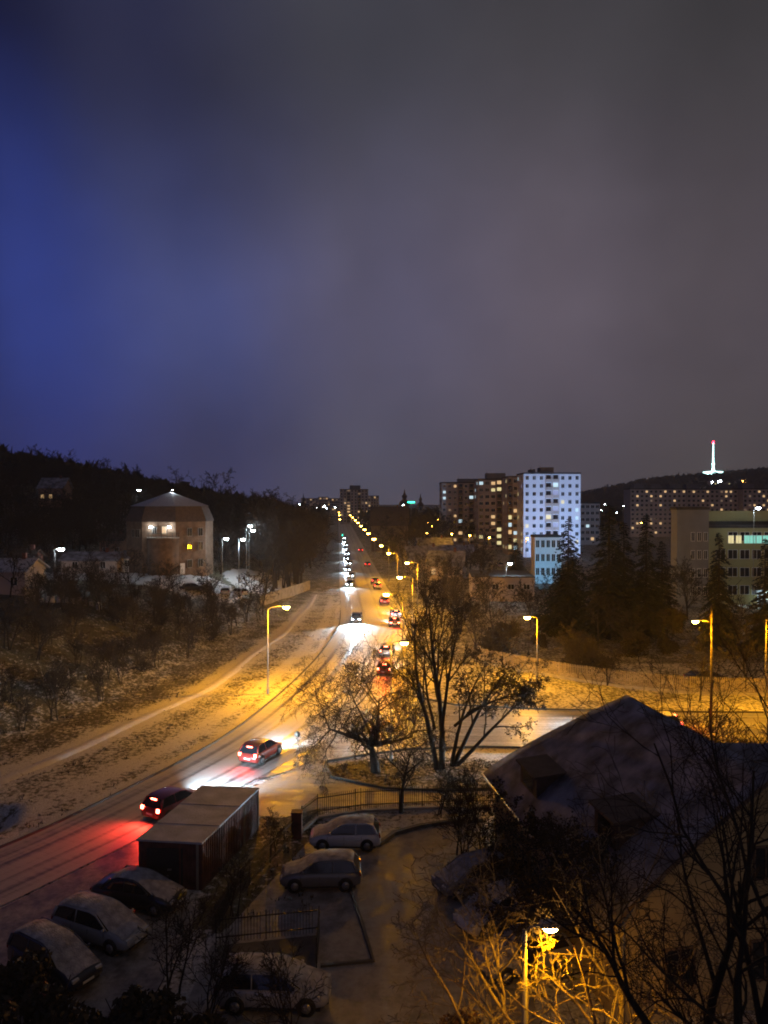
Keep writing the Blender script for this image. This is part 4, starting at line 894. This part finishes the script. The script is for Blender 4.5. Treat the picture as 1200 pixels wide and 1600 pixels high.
# cyan annex
ax = block('annex', bx(836, 182), 182, 0, 6.5, 5, 11.4, 3, 'low annex washed in cyan light, in front of the floodlit tower', 'whitewall', cols=5, ww=.8, wh=1.7, lit=.0, seed=4, side=False, cat='building', base=1.2, fr='white')
# flat dark roof in front of brown blocks, and wall below
block('low_hall', bx(738, 150), 150, R(-4), 12.5, 14, 4.8, 1, 'low hall with a dark snow dusted flat roof before the estate', 'panelwall', cols=4, ww=1.2, wh=1, lit=0, seed=4, side=False, cat='hall', base=1.5, parapet=False)
# distant centre blocks
block('distant_block', bx(531, 690), 690, 0, bx(575, 690) - bx(531, 690), 14, 32, 11, 'tall brown block straight down the main road on the horizon', 'panelwall', cols=8, ww=1.5, wh=1.5, lit=.12, seed=40, kinds=('warm', 'dim'), loggia=(2, 5), pent=[(9, 19, 4)], side=False, max_parts=60)
block('distant_block', bx(575, 760), 760, 0, bx(592, 760) - bx(575, 760), 14, 26.5, 9, 'smaller brown block adjoining the tall one on the horizon', 'panelwall', cols=4, ww=1.5, wh=1.5, lit=.12, seed=41, kinds=('warm', 'dim'), side=False)
for i, (u0, u1, v, d) in enumerate([(470, 497, 779, 900), (497, 512, 777, 940), (512, 531, 779, 900)]):
    block('distant_block', bx(u0, d), d, 0, bx(u1, d) - bx(u0, d), 12, H + (V0 - v) / F * d, 8, ['lowest far block left of the main road on the horizon', 'middle far block of the pale group on the horizon', 'far block just left of the tall brown one'][i], 'panelwall', cols=6, ww=1.6, wh=1.5, lit=.25, seed=45 + i, kinds=('warm', 'dim'), side=False, max_parts=50)
# churches
def church(u, vt, d, label, s=1.0):
    ht = H - (vt - V0) / F * d; o = empty('church_tower', (bx(u, d), d, 0)); tag(o, label, 'church tower')
    b = MB(); b.box(-3 * s, -3 * s, 0, 3 * s, 3 * s, ht * .6); b.build('wall', M['greywall'], o)
    b = MB(); z = ht * .6; b.tube([(0, 0, z), (0, 0, z + ht * .03), (0, 0, z + ht * .09), (0, 0, z + ht * .13), (0, 0, z + ht * .17), (0, 0, z + ht * .22), (0, 0, z + ht * .27), (0, 0, ht)], [4.2 * s, 4.3 * s, 3.4 * s, 1.6 * s, 1.5 * s, 2.2 * s, .9 * s, .12], 8, 0, False); b.build('spire', M['tile'], o)
    b = MB(); b.box(-.8 * s, -3.06 * s, ht * .5, .8 * s, -3.01 * s, ht * .57); b.build('window', M['glass'], o)
church(632, 764, 560, 'church tower with an onion spire on the horizon right of centre')
church(657, 771, 640, 'slimmer church spire on the horizon, right of the onion one', .7)
church(474, 771, 640, 'thin church spire beside the pale far blocks left of the main road', .6)
b = MB(); b.box(0, 0, 0, 4.2, .5, .7); b.tube([(2, .3, -12), (2, .3, 0)], .15, 6, 1); gs = b.build('neon_sign', [M['green'], M['pole']]); gs.location = (bx(637, 440), 440, H - .2); tag(gs, 'small green glowing sign beside the onion church spire', 'sign')
# large dark roofed house right of the avenue
def gable_house(name, x, y, rz, w, dp, hw_h, hr, label, wall, roofm, cat='house', snow=None, wins=3, lit=0, z=None):
    z = hz(x, y) if z is None else z
    o = empty(name, (x, y, z), rz); tag(o, label, cat)
    b = MB(); b.prism([(0, -.6), (dp, -.6), (dp, hw_h), (dp / 2, hr - .15), (0, hw_h)], 0, w, 'x'); b.build('wall', M[wall], o)
    b = MB(); e = .5
    k = (hr - hw_h) / (dp / 2); t = .18
    for s in (0, 1):
        a = [(-e, hw_h - e * k), (dp / 2, hr), (dp / 2, hr + t), (-e, hw_h - e * k + t)]
        if s: a = [(dp - p, q_) for p, q_ in a]
        b.prism(a, -e, w + e, 'x')
    b.build('roof', M[roofm], o)
    for i in range(wins):
        m_ = 'warm' if i < lit else 'glass'; link('window', window_mesh(1.0, 1.2, m_), o, (w / wins * (i + .5), -.03, hw_h * .4))
    b = MB(); b.box(w * .7, dp * .45, hr - 1, w * .7 + .6, dp * .45 + .6, hr + 1); b.build('chimney', M['rust'], o)
    return o
gable_house('big_house', bx(580, 300), 300, 0, 15, 13, 11, 18.2, 'long house with a dark pitched roof against the horizon right of the avenue', 'panelbrown', 'tile', z=0)
for i, (u, d, w) in enumerate([(640, 210, 11), (668, 190, 9), (700, 215, 10), (655, 260, 12)]):
    gable_house('town_house', bx(u, d), d, R([10, -12, 20, 5][i]), w, 9, 4, 7.2, ['low town house with a dim wall beside the avenue lamps', 'small town house among bare trees right of the brightest avenue lamp', 'town house with a snow dusted roof below the brown tower blocks', 'farther town house behind the small one, under the dark treetops'][i], 'panelwall', 'thin_snow', z=0, lit=i % 2)
# villa and yard buildings on the left
vx, vy = bx(262, 150), 152; vz = 6.0
o = empty('villa', (vx, vy, vz)); tag(o, 'polygonal old villa with a snowy pyramid roof and a lit front, at the left', 'villa')
def ngon(r_, n=8, off=.5, sx=1, sy=1): return [(math.cos((i + off) / n * 6.2832) * r_ * sx, math.sin((i + off) / n * 6.2832) * r_ * sy) for i in range(n)]
b = MB(); b.prism(ngon(8.6), -1, 10.2, 'z'); b.build('wall', M['brick'], o)
b = MB(); ra, rb_ = ngon(8.9), ngon(7.6); b.add([(x, y, 10.2) for x, y in ra] + [(x, y, 13.2) for x, y in rb_], [(i, (i + 1) % 8, 8 + (i + 1) % 8, 8 + i) for i in range(8)] + [tuple(range(8))[::-1]]); b.build('mansard', M['tile'], o)
b = MB(); ra = ngon(7.9); b.add([(x, y, 13.25) for x, y in ra] + [(0, 0, 16.2)], [(i, (i + 1) % 8, 8) for i in range(8)] + [tuple(range(8))[::-1]]); b.build('roof', M['snow'], o)
b = MB(); b.cyl((.8, -7.6), 3.0, -1, 7.0, 18); tu = b.build('turret', M['brick'], o)
b = MB(); b.cyl((.8, -7.6), 3.15, 7.0, 7.25, 18); b.build('terrace', M['concrete'], tu)
b = MB()
for i in range(18): b.box(.8 + 3 * math.cos(i / 18 * 6.283) - .04, -7.6 + 3 * math.sin(i / 18 * 6.283) - .04, 7.25, .8 + 3 * math.cos(i / 18 * 6.283) + .04, -7.6 + 3 * math.sin(i / 18 * 6.283) + .04, 8.1)
b.tube([(.8 + 3 * math.cos(i / 18 * 6.283), -7.6 + 3 * math.sin(i / 18 * 6.283), 8.1) for i in range(19)], .05, 4); b.build('balustrade', M['iron'], tu)
for (x, y, z, rz) in [(-5.6, -6.2, 7.2, R(-45)), (-4.2, -7.6, 7.2, R(-22)), (5.6, -6.35, 1.2, R(45)), (5.6, -6.35, 4.6, R(45)), (7.3, -4.6, 4.6, R(45)), (7.3, -4.6, 1.2, R(45)), (5.6, -6.35, 7.4, R(45)), (7.3, -4.6, 7.4, R(45))]:
    s_ = 1.0; link('window', window_mesh(.9, 1.5, 'glass', 'concrete'), o, (x, y, z), (0, 0, rz))
for a in (0, 1):
    link('window', window_mesh(.8, 1.4, 'warm' if a else 'glass', 'concrete'), o, (-.8 + 1.9 * a, -8.15, 7.9))
b = MB(); b.box(-.5, -.05, 0, .5, .05, 2.1); link('door', b.mesh('door', M['white']), o, (4.45, -7.45, 0), (0, 0, R(45)))
def wall_lamp(x, y, z, label, power, dx=0, dy=-1):
    l_ = empty('wall_lamp', (x, y, z)); tag(l_, label, 'lamp')
    b = MB(); b.tube([(0, .5, .1), (0, 0, .12)], .03, 5); b.build('bracket', M['iron'], l_)
    b = MB(); b.tube([(0, 0, .1), (0, 0, -.02), (0, 0, -.25)], [.06, .24, .18], 10); b.build('lamp_globe', M['mercury'], l_)
    light('POINT', power, (1, .85, .65), l_, (0, -.35, -.1), size=.2)
wall_lamp(vx - 1.4, vy - 8.6, H - (823 - V0) / F * 143, 'left lamp of the pair shining on the villa front', 70)
wall_lamp(vx + 2.2, vy - 8.6, H - (823 - V0) / F * 143, 'right lamp of the pair shining on the villa front', 70)
rl = white_lamp(262, 769, 152.01, 'white lamp on the peak of the villa roof', 60); rl.location = (vx, vy, vz + 16.0); rl.scale = (.6, .6, .035)
def shed(u, v, d, w, dp, h, label, wall, roofm='thin_snow', rz=0):
    x = bx(u, d); gable_house('shed', x, d, rz, w, dp, h, h + dp * .22, label, wall, roofm, 'shed', wins=2)
shed(-30, 880, 112, 6.6, 7, 3.6, 'small house with a snowy roof at the left edge', 'panelwall', 'snow')
shed(14, 870, 126, 3.6, 5, 4.6, 'reddish shed just right of the house at the left edge', 'rust', 'tile')
shed(95, 870, 146, 11, 6, 2.6, 'long low shed behind the snowy yard', 'panelwall', 'thin_snow')
shed(190, 868, 148, 4.5, 5, 3.0, 'pale short shed near the left side of the villa', 'white', 'thin_snow')
shed(155, 850, 176, 5.5, 6, 5.0, 'shed with a lit doorway behind, left of the villa', 'pinkwall', 'tile')
gable_house('hill_house', bx(60, 240), 240, 0, 8, 7, 6, 9, 'hillside house with one yellow window in the left wood', 'pinkwall', 'thin_snow', wins=3, lit=2, z=hz(bx(60, 240), 240) + 8)
# piles of snowy stone blocks by the bank top
for i in range(12):
    u = 42 + i * 10.2 + rd.uniform(-2, 2); d = 103; x = bx(u, d); b = MB(); w_, h_ = rd.uniform(.35, .5), rd.uniform(.7, 1.1)
    vs = [(math.cos(a * 6.283 / 7) * w_ * rd.uniform(.8, 1.1), math.sin(a * 6.283 / 7) * w_ * .6) for a in range(7)]
    b.add([(x_, y_, -.2) for x_, y_ in vs] + [(x_ * .75, y_ * .75, h_ * rd.uniform(.9, 1)) for x_, y_ in vs], [(j, (j + 1) % 7, 7 + (j + 1) % 7, 7 + j) for j in range(7)] + [tuple(range(7, 14))]); q_ = b.build('stone_block', M['snow'])
    q_.location = (x, d, hz(x, d)); tag(q_, 'pale snow covered block in the row along the top of the bank', 'stone block', 'row of pale blocks on the bank')
# pale concrete wall by the tree belt
def wall_run(name, p0, p1, h0, label, m_, t=.2):
    x0, y0 = p0; x1, y1 = p1; n = 14; b = MB(); d = Vector((x1 - x0, y1 - y0, 0)).normalized(); nn = Vector((-d.y, d.x, 0)) * t / 2
    for i in range(n):
        a = i / n; c_ = (i + 1) / n - .004
        pa_ = Vector((x0 + (x1 - x0) * a, y0 + (y1 - y0) * a, 0)); pb = Vector((x0 + (x1 - x0) * c_, y0 + (y1 - y0) * c_, 0))
        za, zb = hz(pa_.x, pa_.y), hz(pb.x, pb.y); zm = min(za, zb) - .4; zt = max(za, zb) + h0
        vs = [pa_ - nn, pa_ + nn, pb + nn, pb - nn]; b.add([(v.x, v.y, zm) for v in vs] + [(v.x, v.y, zt) for v in vs], [(3, 2, 1, 0), (4, 5, 6, 7), (0, 1, 5, 4), (1, 2, 6, 5), (2, 3, 7, 6), (3, 0, 4, 7)])
    tag(b.build(name, M[m_]), label, 'wall')
wall_run('concrete_wall', gp(405, 952), gp(484, 921), 2.1, 'pale panel wall lit orange below the tree belt left of the road', 'concrete')
# picket fence on a low wall
def fence_run(name, pts, h, step, label, m_, low=0.0, pw=.09, rail=True, post=2.5, group=None, postm=None, cat='fence', z0=0):
    o = empty(name, (pts[0][0], pts[0][1], 0)); tag(o, label, cat, group); ox_, oy_ = pts[0]
    pk, rl_, ps, lw = MB(), MB(), MB(), MB(); pt = .1 if m_ == 'picket' else .05
    for (x0, y0), (x1, y1) in zip(pts[:-1], pts[1:]):
        L_ = math.hypot(x1 - x0, y1 - y0); dx, dy = (x1 - x0) / L_, (y1 - y0) / L_; a = math.atan2(dy, dx)
        T = Matrix.Translation((x0 - ox_, y0 - oy_, z0)) @ Matrix.Rotation(a, 4, 'Z')
        for i in range(int(L_ / step)):
            s = i * step; hh = h * (1 + (rd.random() - .5) * .03); pk.box(s, -.012, low + .06, s + pw, .012, low + hh, 0, T)
        for i in range(int(L_ / post) + 1): s = min(i * post, L_ - .06); ps = MB(); ps.box(s - pt / 2, -pt / 2, 0, s + pt / 2, pt / 2, low + h + .06, 0, T); ps.build('post', M[postm or m_], o)
        if rail:
            for z in (low + h * .2, low + h * .82): rl_.box(0, .013, z, L_, .05, z + .05, 0, T)
        if low: lw.box(0, -.13, -.2, L_, .13, low, 0, T)
    pk.build('pickets', M[m_], o); 
    if rail: rl_.build('rails', M[m_], o)
    if low: lw.build('low_wall', M['concrete'], o)
    return o
fence_run('picket_fence', [(11, 93), (14.6, 89.3), (20.5, 83.5), (26, 79.5), (32, 77), (42, 76), (62, 76)], 1.5, .2, 'long pale picket fence on a low wall behind the snowy verge', 'picket', low=.3, pw=.1)
fence_run('iron_railing', [(-5.0, 44.8), (-4.2, 46.6), (-1.5, 47.6), (2.5, 48.1), (8, 48.3)], 1.35, .14, 'dark iron railing between the service lane and the parking lot', 'iron', low=.12, pw=.025)
fence_run('iron_railing', [(-5.0, 44.8), (-6.3, 40.8), (-7.6, 36.6), (-7.9, 33.4)], 1.3, .14, 'dark iron railing sloping from the gate post towards the garage side', 'iron', pw=.025)
fence_run('iron_railing', [(-7.6, 33.2), (-5.4, 33.6), (-3.1, 34.0)], 1.3, .14, 'short dark iron railing in front of the dark grey hatchback', 'iron', pw=.025)
fence_run('iron_railing', [(-3.0, 33.9), (-2.9, 31.4)], 1.3, .14, 'short dark iron railing running towards the nearest estate car', 'iron', pw=.025)
b = MB(); b.box(-.3, -.25, 0, .3, .25, 1.5); b.box(-.34, -.29, 1.5, .34, .29, 1.58); q_ = b.build('gate_pillar', M['rust'], None, .02); q_.location = (-5.2, 43.9, 0); tag(q_, 'dark square pillar at the corner of the iron railings', 'pillar')
# sign post and hydrant-like post
x, y = gp(464, 1200); o = empty('road_sign', (x, y, 0)); tag(o, 'thin sign post with a small sign seen from behind at the lane corner', 'road sign')
b = MB(); b.tube([(0, 0, 0), (0, 0, 2.8)], .035, 7); b.build('post', M['pole'], o)
b = MB(); b.tube([(0, .05, 2.45), (0, .07, 2.45)], .24, 16); b.box(-.03, .035, 2.2, .03, .05, 2.7); b.build('sign_plate', M['pole'], o)
# garage
o = empty('garage', (-9.39, 37.9, 0)); tag(o, 'flat roofed brown metal garage row beside the road, dusted with snow', 'garage')
def gq(pts, z0, z1): return [(x + 9.39, y - 37.9, z) for z in (z0, z1) for x, y in pts]
pts = [(-12.8, 38.3), (-9.39, 37.9), (-7.72, 45.0), (-11.2, 45.4)]
b = MB(); b.add(gq(pts, -.05, 2.38), [(3, 2, 1, 0), (4, 5, 6, 7), (0, 1, 5, 4), (1, 2, 6, 5), (2, 3, 7, 6), (3, 0, 4, 7)])
def lerp2(a, c_, t): return (a[0] + (c_[0] - a[0]) * t, a[1] + (c_[1] - a[1]) * t)
b.build('wall', M['rust'], o)
b = MB()
for k in range(34):      # ribs of the sheet metal, long side and front
    p = lerp2(pts[1], pts[2], (k + .5) / 34); n_ = (.973, -.23); b.box(p[0] + 9.39 - .02, p[1] - 37.9 - .04, 0, p[0] + 9.39 + .035, p[1] - 37.9 + .04, 2.36)
for k in range(16):
    p = lerp2(pts[0], pts[1], (k + .5) / 16); b.box(p[0] + 9.39 - .04, p[1] - 37.9 - .035, 0, p[0] + 9.39 + .04, p[1] - 37.9 + .02, 2.36)
b.build('ribs', M['rust'], o)
ex = lambda p, k: (p[0] + (p[0] + 10.28) * k, p[1] + (p[1] - 41.6) * k)
b = MB(); cuts = [0, .27, .34, .62, 1]
for i in range(4):
    a0, a1 = cuts[i], cuts[i + 1] - .004
    ep = [ex(p, .03) for p in pts]; qd = [lerp2(ep[0], ep[3], a0), lerp2(ep[1], ep[2], a0), lerp2(ep[1], ep[2], a1), lerp2(ep[0], ep[3], a1)]
    b.add(gq(qd, 2.4, 2.5 + .02 * (i % 2)), [(3, 2, 1, 0), (4, 5, 6, 7), (0, 1, 5, 4), (1, 2, 6, 5), (2, 3, 7, 6), (3, 0, 4, 7)])
b.build('roof', M['roofsnow'], o)
for p in (lerp2(pts[0], pts[1], .93), lerp2(pts[1], pts[2], .72), pts[2]):
    b = MB(); b.box(p[0] + 9.39 - .05, p[1] - 37.9 - .09, 0, p[0] + 9.39 + .07, p[1] - 37.9 + .03, 2.38); b.build('post', M['picket'], o)
b = MB(); b.box(-2.9, .12, .02, -.55, .18, 2.1); g_ = b.build('door', M['trim'], o)
b = MB(); b.box(-1.8, .0, 1.0, -1.6, .11, 1.05); b.build('handle', M['pole'], g_)

# ------------------------------------------------------------------ near house
EF = Vector((5.85, 43.5, 4)); EN = Vector((8.4, 27.4, 4)); RF = Vector((13.25, 40.3, 9.5))
dr = (EN - EF).normalized(); rt_ = Vector((-dr.y, dr.x, 0)); rt_ = rt_ if rt_.x > 0 else -rt_
Ln = (EN - EF).length; half = (RF - EF).dot(rt_); back = (RF - EF).dot(dr)
o = empty('near_house', (0, 0, 0)); o.location = EF.x, EF.y, 0; tag(o, 'old house with a big snow dusted hipped roof and a yellow plastered gable, lower right', 'house')
def hp(a, c_, z): v = dr * a + rt_ * c_; return (v.x, v.y, z)      # a along the eave from the far corner, c across
W2 = half * 2; ov = .55
b = MB(); b.add([hp(ov, ov, -.5), hp(Ln - ov, ov, -.5), hp(Ln - ov, W2 - ov, -.5), hp(ov, W2 - ov, -.5), hp(ov, ov, 4.3), hp(Ln - ov, ov, 4.3), hp(Ln - ov, W2 - ov, 4.3), hp(ov, W2 - ov, 4.3), hp(Ln - ov, half, 9.2)],
    [(0, 1, 5, 4), (2, 3, 7, 6), (3, 0, 4, 7), (1, 2, 6, 8, 5)]); b.build('wall', M['yellowwall'], o)
b = MB(); NA, NC = 20, 14
def slope(c_): t = c_ / half; return 4 + 5.5 * (t ** .86)      # slightly bellied slope
vs = []; fs = []
def surf(fn, na, nc):
    base_ = len(vs)
    for i in range(na + 1):
        for j in range(nc + 1): vs.append(fn(i / na, j / nc))
    for i in range(na):
        for j in range(nc): a = base_ + i * (nc + 1) + j; fs.append((a, a + nc + 1, a + nc + 2, a + 1))
surf(lambda s, t: hp(back * t + (Ln - back * t) * s, half * t, slope(half * t)), NA, NC)
surf(lambda s, t: hp(Ln - (Ln - back * t) * s, W2 - half * t, slope(half * t)), NA, NC)
surf(lambda s, t: hp(back * t, W2 - half * t - (W2 - 2 * half * t) * s, slope(half * t)), NA, NC)
b.add(vs, fs, 0, True); rf = b.build('roof', M['thin_snow'], o); sm_ = rf.modifiers.new('thickness', 'SOLIDIFY'); sm_.thickness = .22; sm_.offset = -1
def dormer(a0, a1, c0, top):
    z0 = slope(c0); c1 = half * .86; d_ = MB()
    d_.add([hp(a0, c0, z0 - .3), hp(a1, c0, z0 - .3), hp(a1, c1, z0 - .3), hp(a0, c1, z0 - .3), hp(a0, c0, top), hp(a1, c0, top), hp(a1, c1, top + .5), hp(a0, c1, top + .5)], [(3, 2, 1, 0), (4, 5, 6, 7), (0, 1, 5, 4), (1, 2, 6, 5), (2, 3, 7, 6), (3, 0, 4, 7)])
    q_ = d_.build('dormer', M['tile'], rf)
    d2 = MB(); e = .2; d2.add([hp(a0 - e, c0 - e, top + .01), hp(a1 + e, c0 - e, top + .01), hp(a1 + e, c1, top + .52), hp(a0 - e, c1, top + .52), hp(a0 - e, c0 - e, top + .12), hp(a1 + e, c0 - e, top + .12), hp(a1 + e, c1, top + .62), hp(a0 - e, c1, top + .62)], [(3, 2, 1, 0), (4, 5, 6, 7), (0, 1, 5, 4), (1, 2, 6, 5), (2, 3, 7, 6), (3, 0, 4, 7)]); d2.build('dormer_roof', M['tile'], rf)
    d3 = MB(); w0 = a0 + (a1 - a0) * .2; w1 = a0 + (a1 - a0) * .8; d3.add([hp(w0, c0 - .03, z0 + .1), hp(w1, c0 - .03, z0 + .1), hp(w1, c0 - .03, top - .15), hp(w0, c0 - .03, top - .15)], [(0, 1, 2, 3)]); d3.build('dormer_window', M['glass'], rf)
dormer(4.0, 6.4, .9, 6.0); dormer(11.6, 13.6, 1.6, 6.75)
for (c0, z0, w_, h_) in [(3.2, 1.2, 1.1, 1.5), (6.8, 1.2, 1.1, 1.5), (9.6, 1.2, 1.1, 1.5), (half, 5.2, .9, 1.2)]:
    q_ = hp(Ln - ov + .03, c0, z0); link('window', window_mesh(w_, h_, 'glass', 'wood'), o, q_, (0, 0, math.atan2(rt_.y, rt_.x)))
# downpipe and bargeboards
b = MB()
for s in (0, 1):
    prev = None
    for t in np.linspace(0, 1, 10):
        c0 = half * t if s == 0 else W2 - half * t; p = Vector(hp(Ln + .03, c0, slope(half * t) - .12))
        if prev is not None: b.tube([prev, p], .08, 4)
        prev = p
b.build('bargeboard', M['wood'], rf)
b = MB(); b.tube([hp(Ln - ov + .08, ov + .25, 4), hp(Ln - ov + .08, ov + .25, 0)], .06, 7); b.tube([hp(0, -.06, 3.95), hp(Ln, -.06, 3.9)], .08, 7); b.build('gutter', M['pole'], o)
# cross wing to the right
o = empty('house_wing', (15.5, 34, 0)); tag(o, 'right wing of the old house, its level ridge cut by the right edge', 'house')
b = MB(); b.prism([(-4.2, -.5), (4.2, -.5), (4.2, 4.3), (0, 8.4), (-4.2, 4.3)], 1.5, 16, 'x'); b.build('wall', M['yellowwall'], o)
b = MB()
for s in (1, -1): b.prism([(s * -4.9, 3.9), (0, 8.7), (0, 8.9), (s * -4.9, 4.1)], -1.0, 16.5, 'x')
b.build('roof', M['thin_snow'], o)
b = MB(); b.box(2.4, -.4, 8, 3.1, .4, 10); b.build('chimney', M['rust'], o)
# mast on the hill
d = 1500; mx0 = bx(1114, d); mz = hz(mx0, d); k = d / F
zt = H + (V0 - 690) * k; o = empty('tv_tower', (mx0, d, mz)); tag(o, 'lit television tower with a red beacon on the wooded hill', 'television tower'); ht = zt - mz
pz = H + (V0 - 741) * k - mz
b = MB(); b.tube([(0, 0, -3), (0, 0, pz - 6), (0, 0, pz)], [6, 4, 8], 12); b.build('shaft', M['white'], o)
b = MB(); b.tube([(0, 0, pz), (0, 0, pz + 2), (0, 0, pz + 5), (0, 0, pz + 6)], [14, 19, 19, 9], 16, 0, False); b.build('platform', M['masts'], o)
b = MB(); b.tube([(0, 0, pz + 6), (0, 0, pz + 12), (0, 0, pz + 25), (0, 0, ht - 3)], [4.0, 2.6, 1.7, .9], 8); b.tube([(0, 0, pz + 20), (0, 0, pz + 22)], 3.2, 8); b.build('antenna', M['masts'], o)  # platform and antenna glow over their whole surface, put into the material
b = MB(); b.tube([(0, 0, ht - 3), (0, 0, ht + 1.0)], [2.2, 1.6], 8); b.build('beacon', M['redlamp'], o)
# lit houses on the hill
hl_m = []
for i in range(22):
    u = 1002 + i * 10 * .62 + rd.uniform(-3, 3); dd = 1330; v = 772 - (u - 1000) * .1 + rd.uniform(-6, 3); x = bx(u, dd)
    if i > 13: u = rd.uniform(1085, 1140); v = rd.uniform(751, 757); x = bx(u, dd)
    zz = H + (V0 - v) / F * dd
    o_ = empty('hill_house', (x, dd - 60, hz(x, dd - 60))); zz = H + (V0 - v) / F * (dd - 60) - o_.location.z
    tag(o_, 'tiny house with one lit window on the wooded hill', 'house', 'lit houses on the wooded hill')
    b = MB(); b.prism([(-5, -3), (5, -3), (5, zz + 1), (0, zz + 4), (-5, zz + 1)], 0, 8); b.build('wall', M['panelwall'], o_)
    b = MB(); b.box(-1.1, -.2, zz - 1.2, 1.1, -.05, zz + .9); b.build('window', M[['warm', 'cool', 'warm'][i % 3]] if False else M['mercury' if i % 3 == 0 else 'sodium_far' if i % 3 == 1 else 'yellow'], o_)
for i in range(5):
    u, v = [(944, 788), (938, 797), (973, 791), (925, 798), (962, 801)][i]; dd = 400
    white_lamp(u, v, dd, 'tiny lamp dot at the foot of the far wooded hill', 0, ls=.8)['group'] = 'lamp dots at the foot of the hill'

# ------------------------------------------------------------------ floodlights
def flood(x, y, z, tx, ty, tz, power, col, cone, label, lens):
    o = empty('floodlight', (x, y, 0)); tag(o, label, 'floodlight')
    b = MB(); b.tube([(0, 0, 0), (0, 0, z)], .07, 7); b.build('pole', M['pole'], o)
    d = Vector((tx - x, ty - y, tz - z)); q4 = d.to_track_quat('-Z', 'Y')
    b = MB(); b.box(-.35, -.25, 0, .35, .25, .2); h_ = b.build('housing', M['trim'], o); h_.location = (0, 0, z + .2); h_.rotation_euler = q4.to_euler()
    b = MB(); b.box(-.3, -.2, -.02, .3, .2, -.005); b.build('lens', M[lens], h_)
    l_ = light('SPOT', power, col, o, (0, 0, 0), size=.3, cone=cone, blend=.6); l_.rotation_euler = q4.to_euler(); l_.location = Vector((0, 0, z + .2)) + d.normalized() * .15
flood(62, 232, 4, 61, 270, 17, 62000, (.36, .58, 1), 75, 'floodlight aimed at the white tower block, hidden by conifers', 'mercury')
flood(38, 165, 3, 40.5, 182, 7, 6000, (.16, .62, 1), 100, 'cyan floodlight aimed at the annex, hidden by trees', 'cyan')
flood(44, 125, 5, 66, 145, 11, 2200, (1, .72, .33), 90, 'floodlight washing the olive office wall, hidden by conifers', 'mercury')
for i, u in enumerate([1000, 1075, 1150, 1230]):
    put_lamp(KF, bx(u, 405), 405, R(-90), 'street lamp hidden at the foot of the long housing slab', 7000, (1, .6, .3), group='lamps at the foot of the long slab')

# ------------------------------------------------------------------ night haze
b = MB(); b.box(-1300, -60, -4, 1300, 1650, 330); hb = b.build('haze', []) if False else None
hm = bpy.data.materials.new('haze'); hm.use_nodes = True; t_ = hm.node_tree; t_.nodes.remove(t_.nodes['Principled BSDF'])
pv = t_.nodes.new('ShaderNodeVolumePrincipled'); pv.inputs['Density'].default_value = .0002; pv.inputs['Color'].default_value = (.9, .9, .95, 1); pv.inputs['Anisotropy'].default_value = .3
t_.links.new(pv.outputs[0], t_.nodes['Material Output'].inputs['Volume'])
b = MB(); b.box(-1300, -60, -4, 1300, 1650, 330); tag(b.build('haze', hm), 'thin night haze over the town', 'haze', kind='stuff')

# tell the members of the smaller groups apart by their order
ORD = 'first second third fourth fifth sixth seventh eighth ninth tenth eleventh twelfth thirteenth fourteenth fifteenth sixteenth seventeenth eighteenth nineteenth twentieth'.split() + ['twenty-' + w for w in 'first second third fourth fifth sixth seventh eighth ninth'.split()]
def order(group, phrase, key):
    m_ = sorted([o for o in COL.objects if o.get('group') == group], key=key)
    for i, o in enumerate(m_[:29]): o['label'] = phrase.format(ORD[i])
ua = lambda o: o.location.x / o.location.y
ya = lambda o: o.location.y
order('trees behind the picket fence', '{} dark bare tree from the left in the grounds behind the picket fence', ua)
order('trees along the top of the bank', '{} bare tree from the left along the top of the bank below the villa', ua)
order('oncoming cars down the main road', '{} far oncoming car with white headlights, counted from the near end of the queue', ya)
order('cars driving away down the main road', '{} far car driving away down the main road, counted from the near end', ya)
order('far lamps right of the main road', '{} far orange lamp right of the main road, counted from the near end', ya)
order('far lamps left of the main road', '{} far orange lamp left of the main road, counted from the near end', ya)
order('roadside trees under the lamps', '{} small bare tree between the lamps right of the main road, from the near end', ya)
order('small orange lamps in the town', '{} small orange lamp from the left among the dark town trees', ua)
order('tiny white lamps near the horizon', '{} tiny white lamp from the left near the end of the main road', ua)
order('lamps before the brown tower blocks', '{} orange lamp from the left in the car park before the brown tower blocks', ua)
order('lamps at the foot of the long slab', '{} street lamp from the left at the foot of the long housing slab', ua)
order('lamp dots at the foot of the hill', '{} tiny lamp dot from the left at the foot of the far wooded hill', ua)
order('lit houses on the wooded hill', '{} tiny lit house from the left on the far wooded hill', ua)
order('cars in the estate car park', '{} parked car from the left in the estate car park', ua)
order('bushes behind the picket fence', '{} dark rounded bush from the left behind the picket fence', ua)
order('row of pale blocks on the bank', '{} pale snowy block from the left in the row along the bank top', ua)
order('trees behind the villa', '{} bare tree from the left behind the sheds and the villa', ua)
order('shrubs behind the house roof', '{} twiggy shrub from the left behind the house roof by the side road', ua)
order('shrubs under the left eave', '{} bare shrub from the far end along the house wall under the eave', lambda o: -o.location.y)
order('far trees left of the main road', '{} small far tree left of the main road, counted from the near end', ya)
order('conifers on the left hillside', '{} dark conifer from the left in the wood on the left hillside', ua)
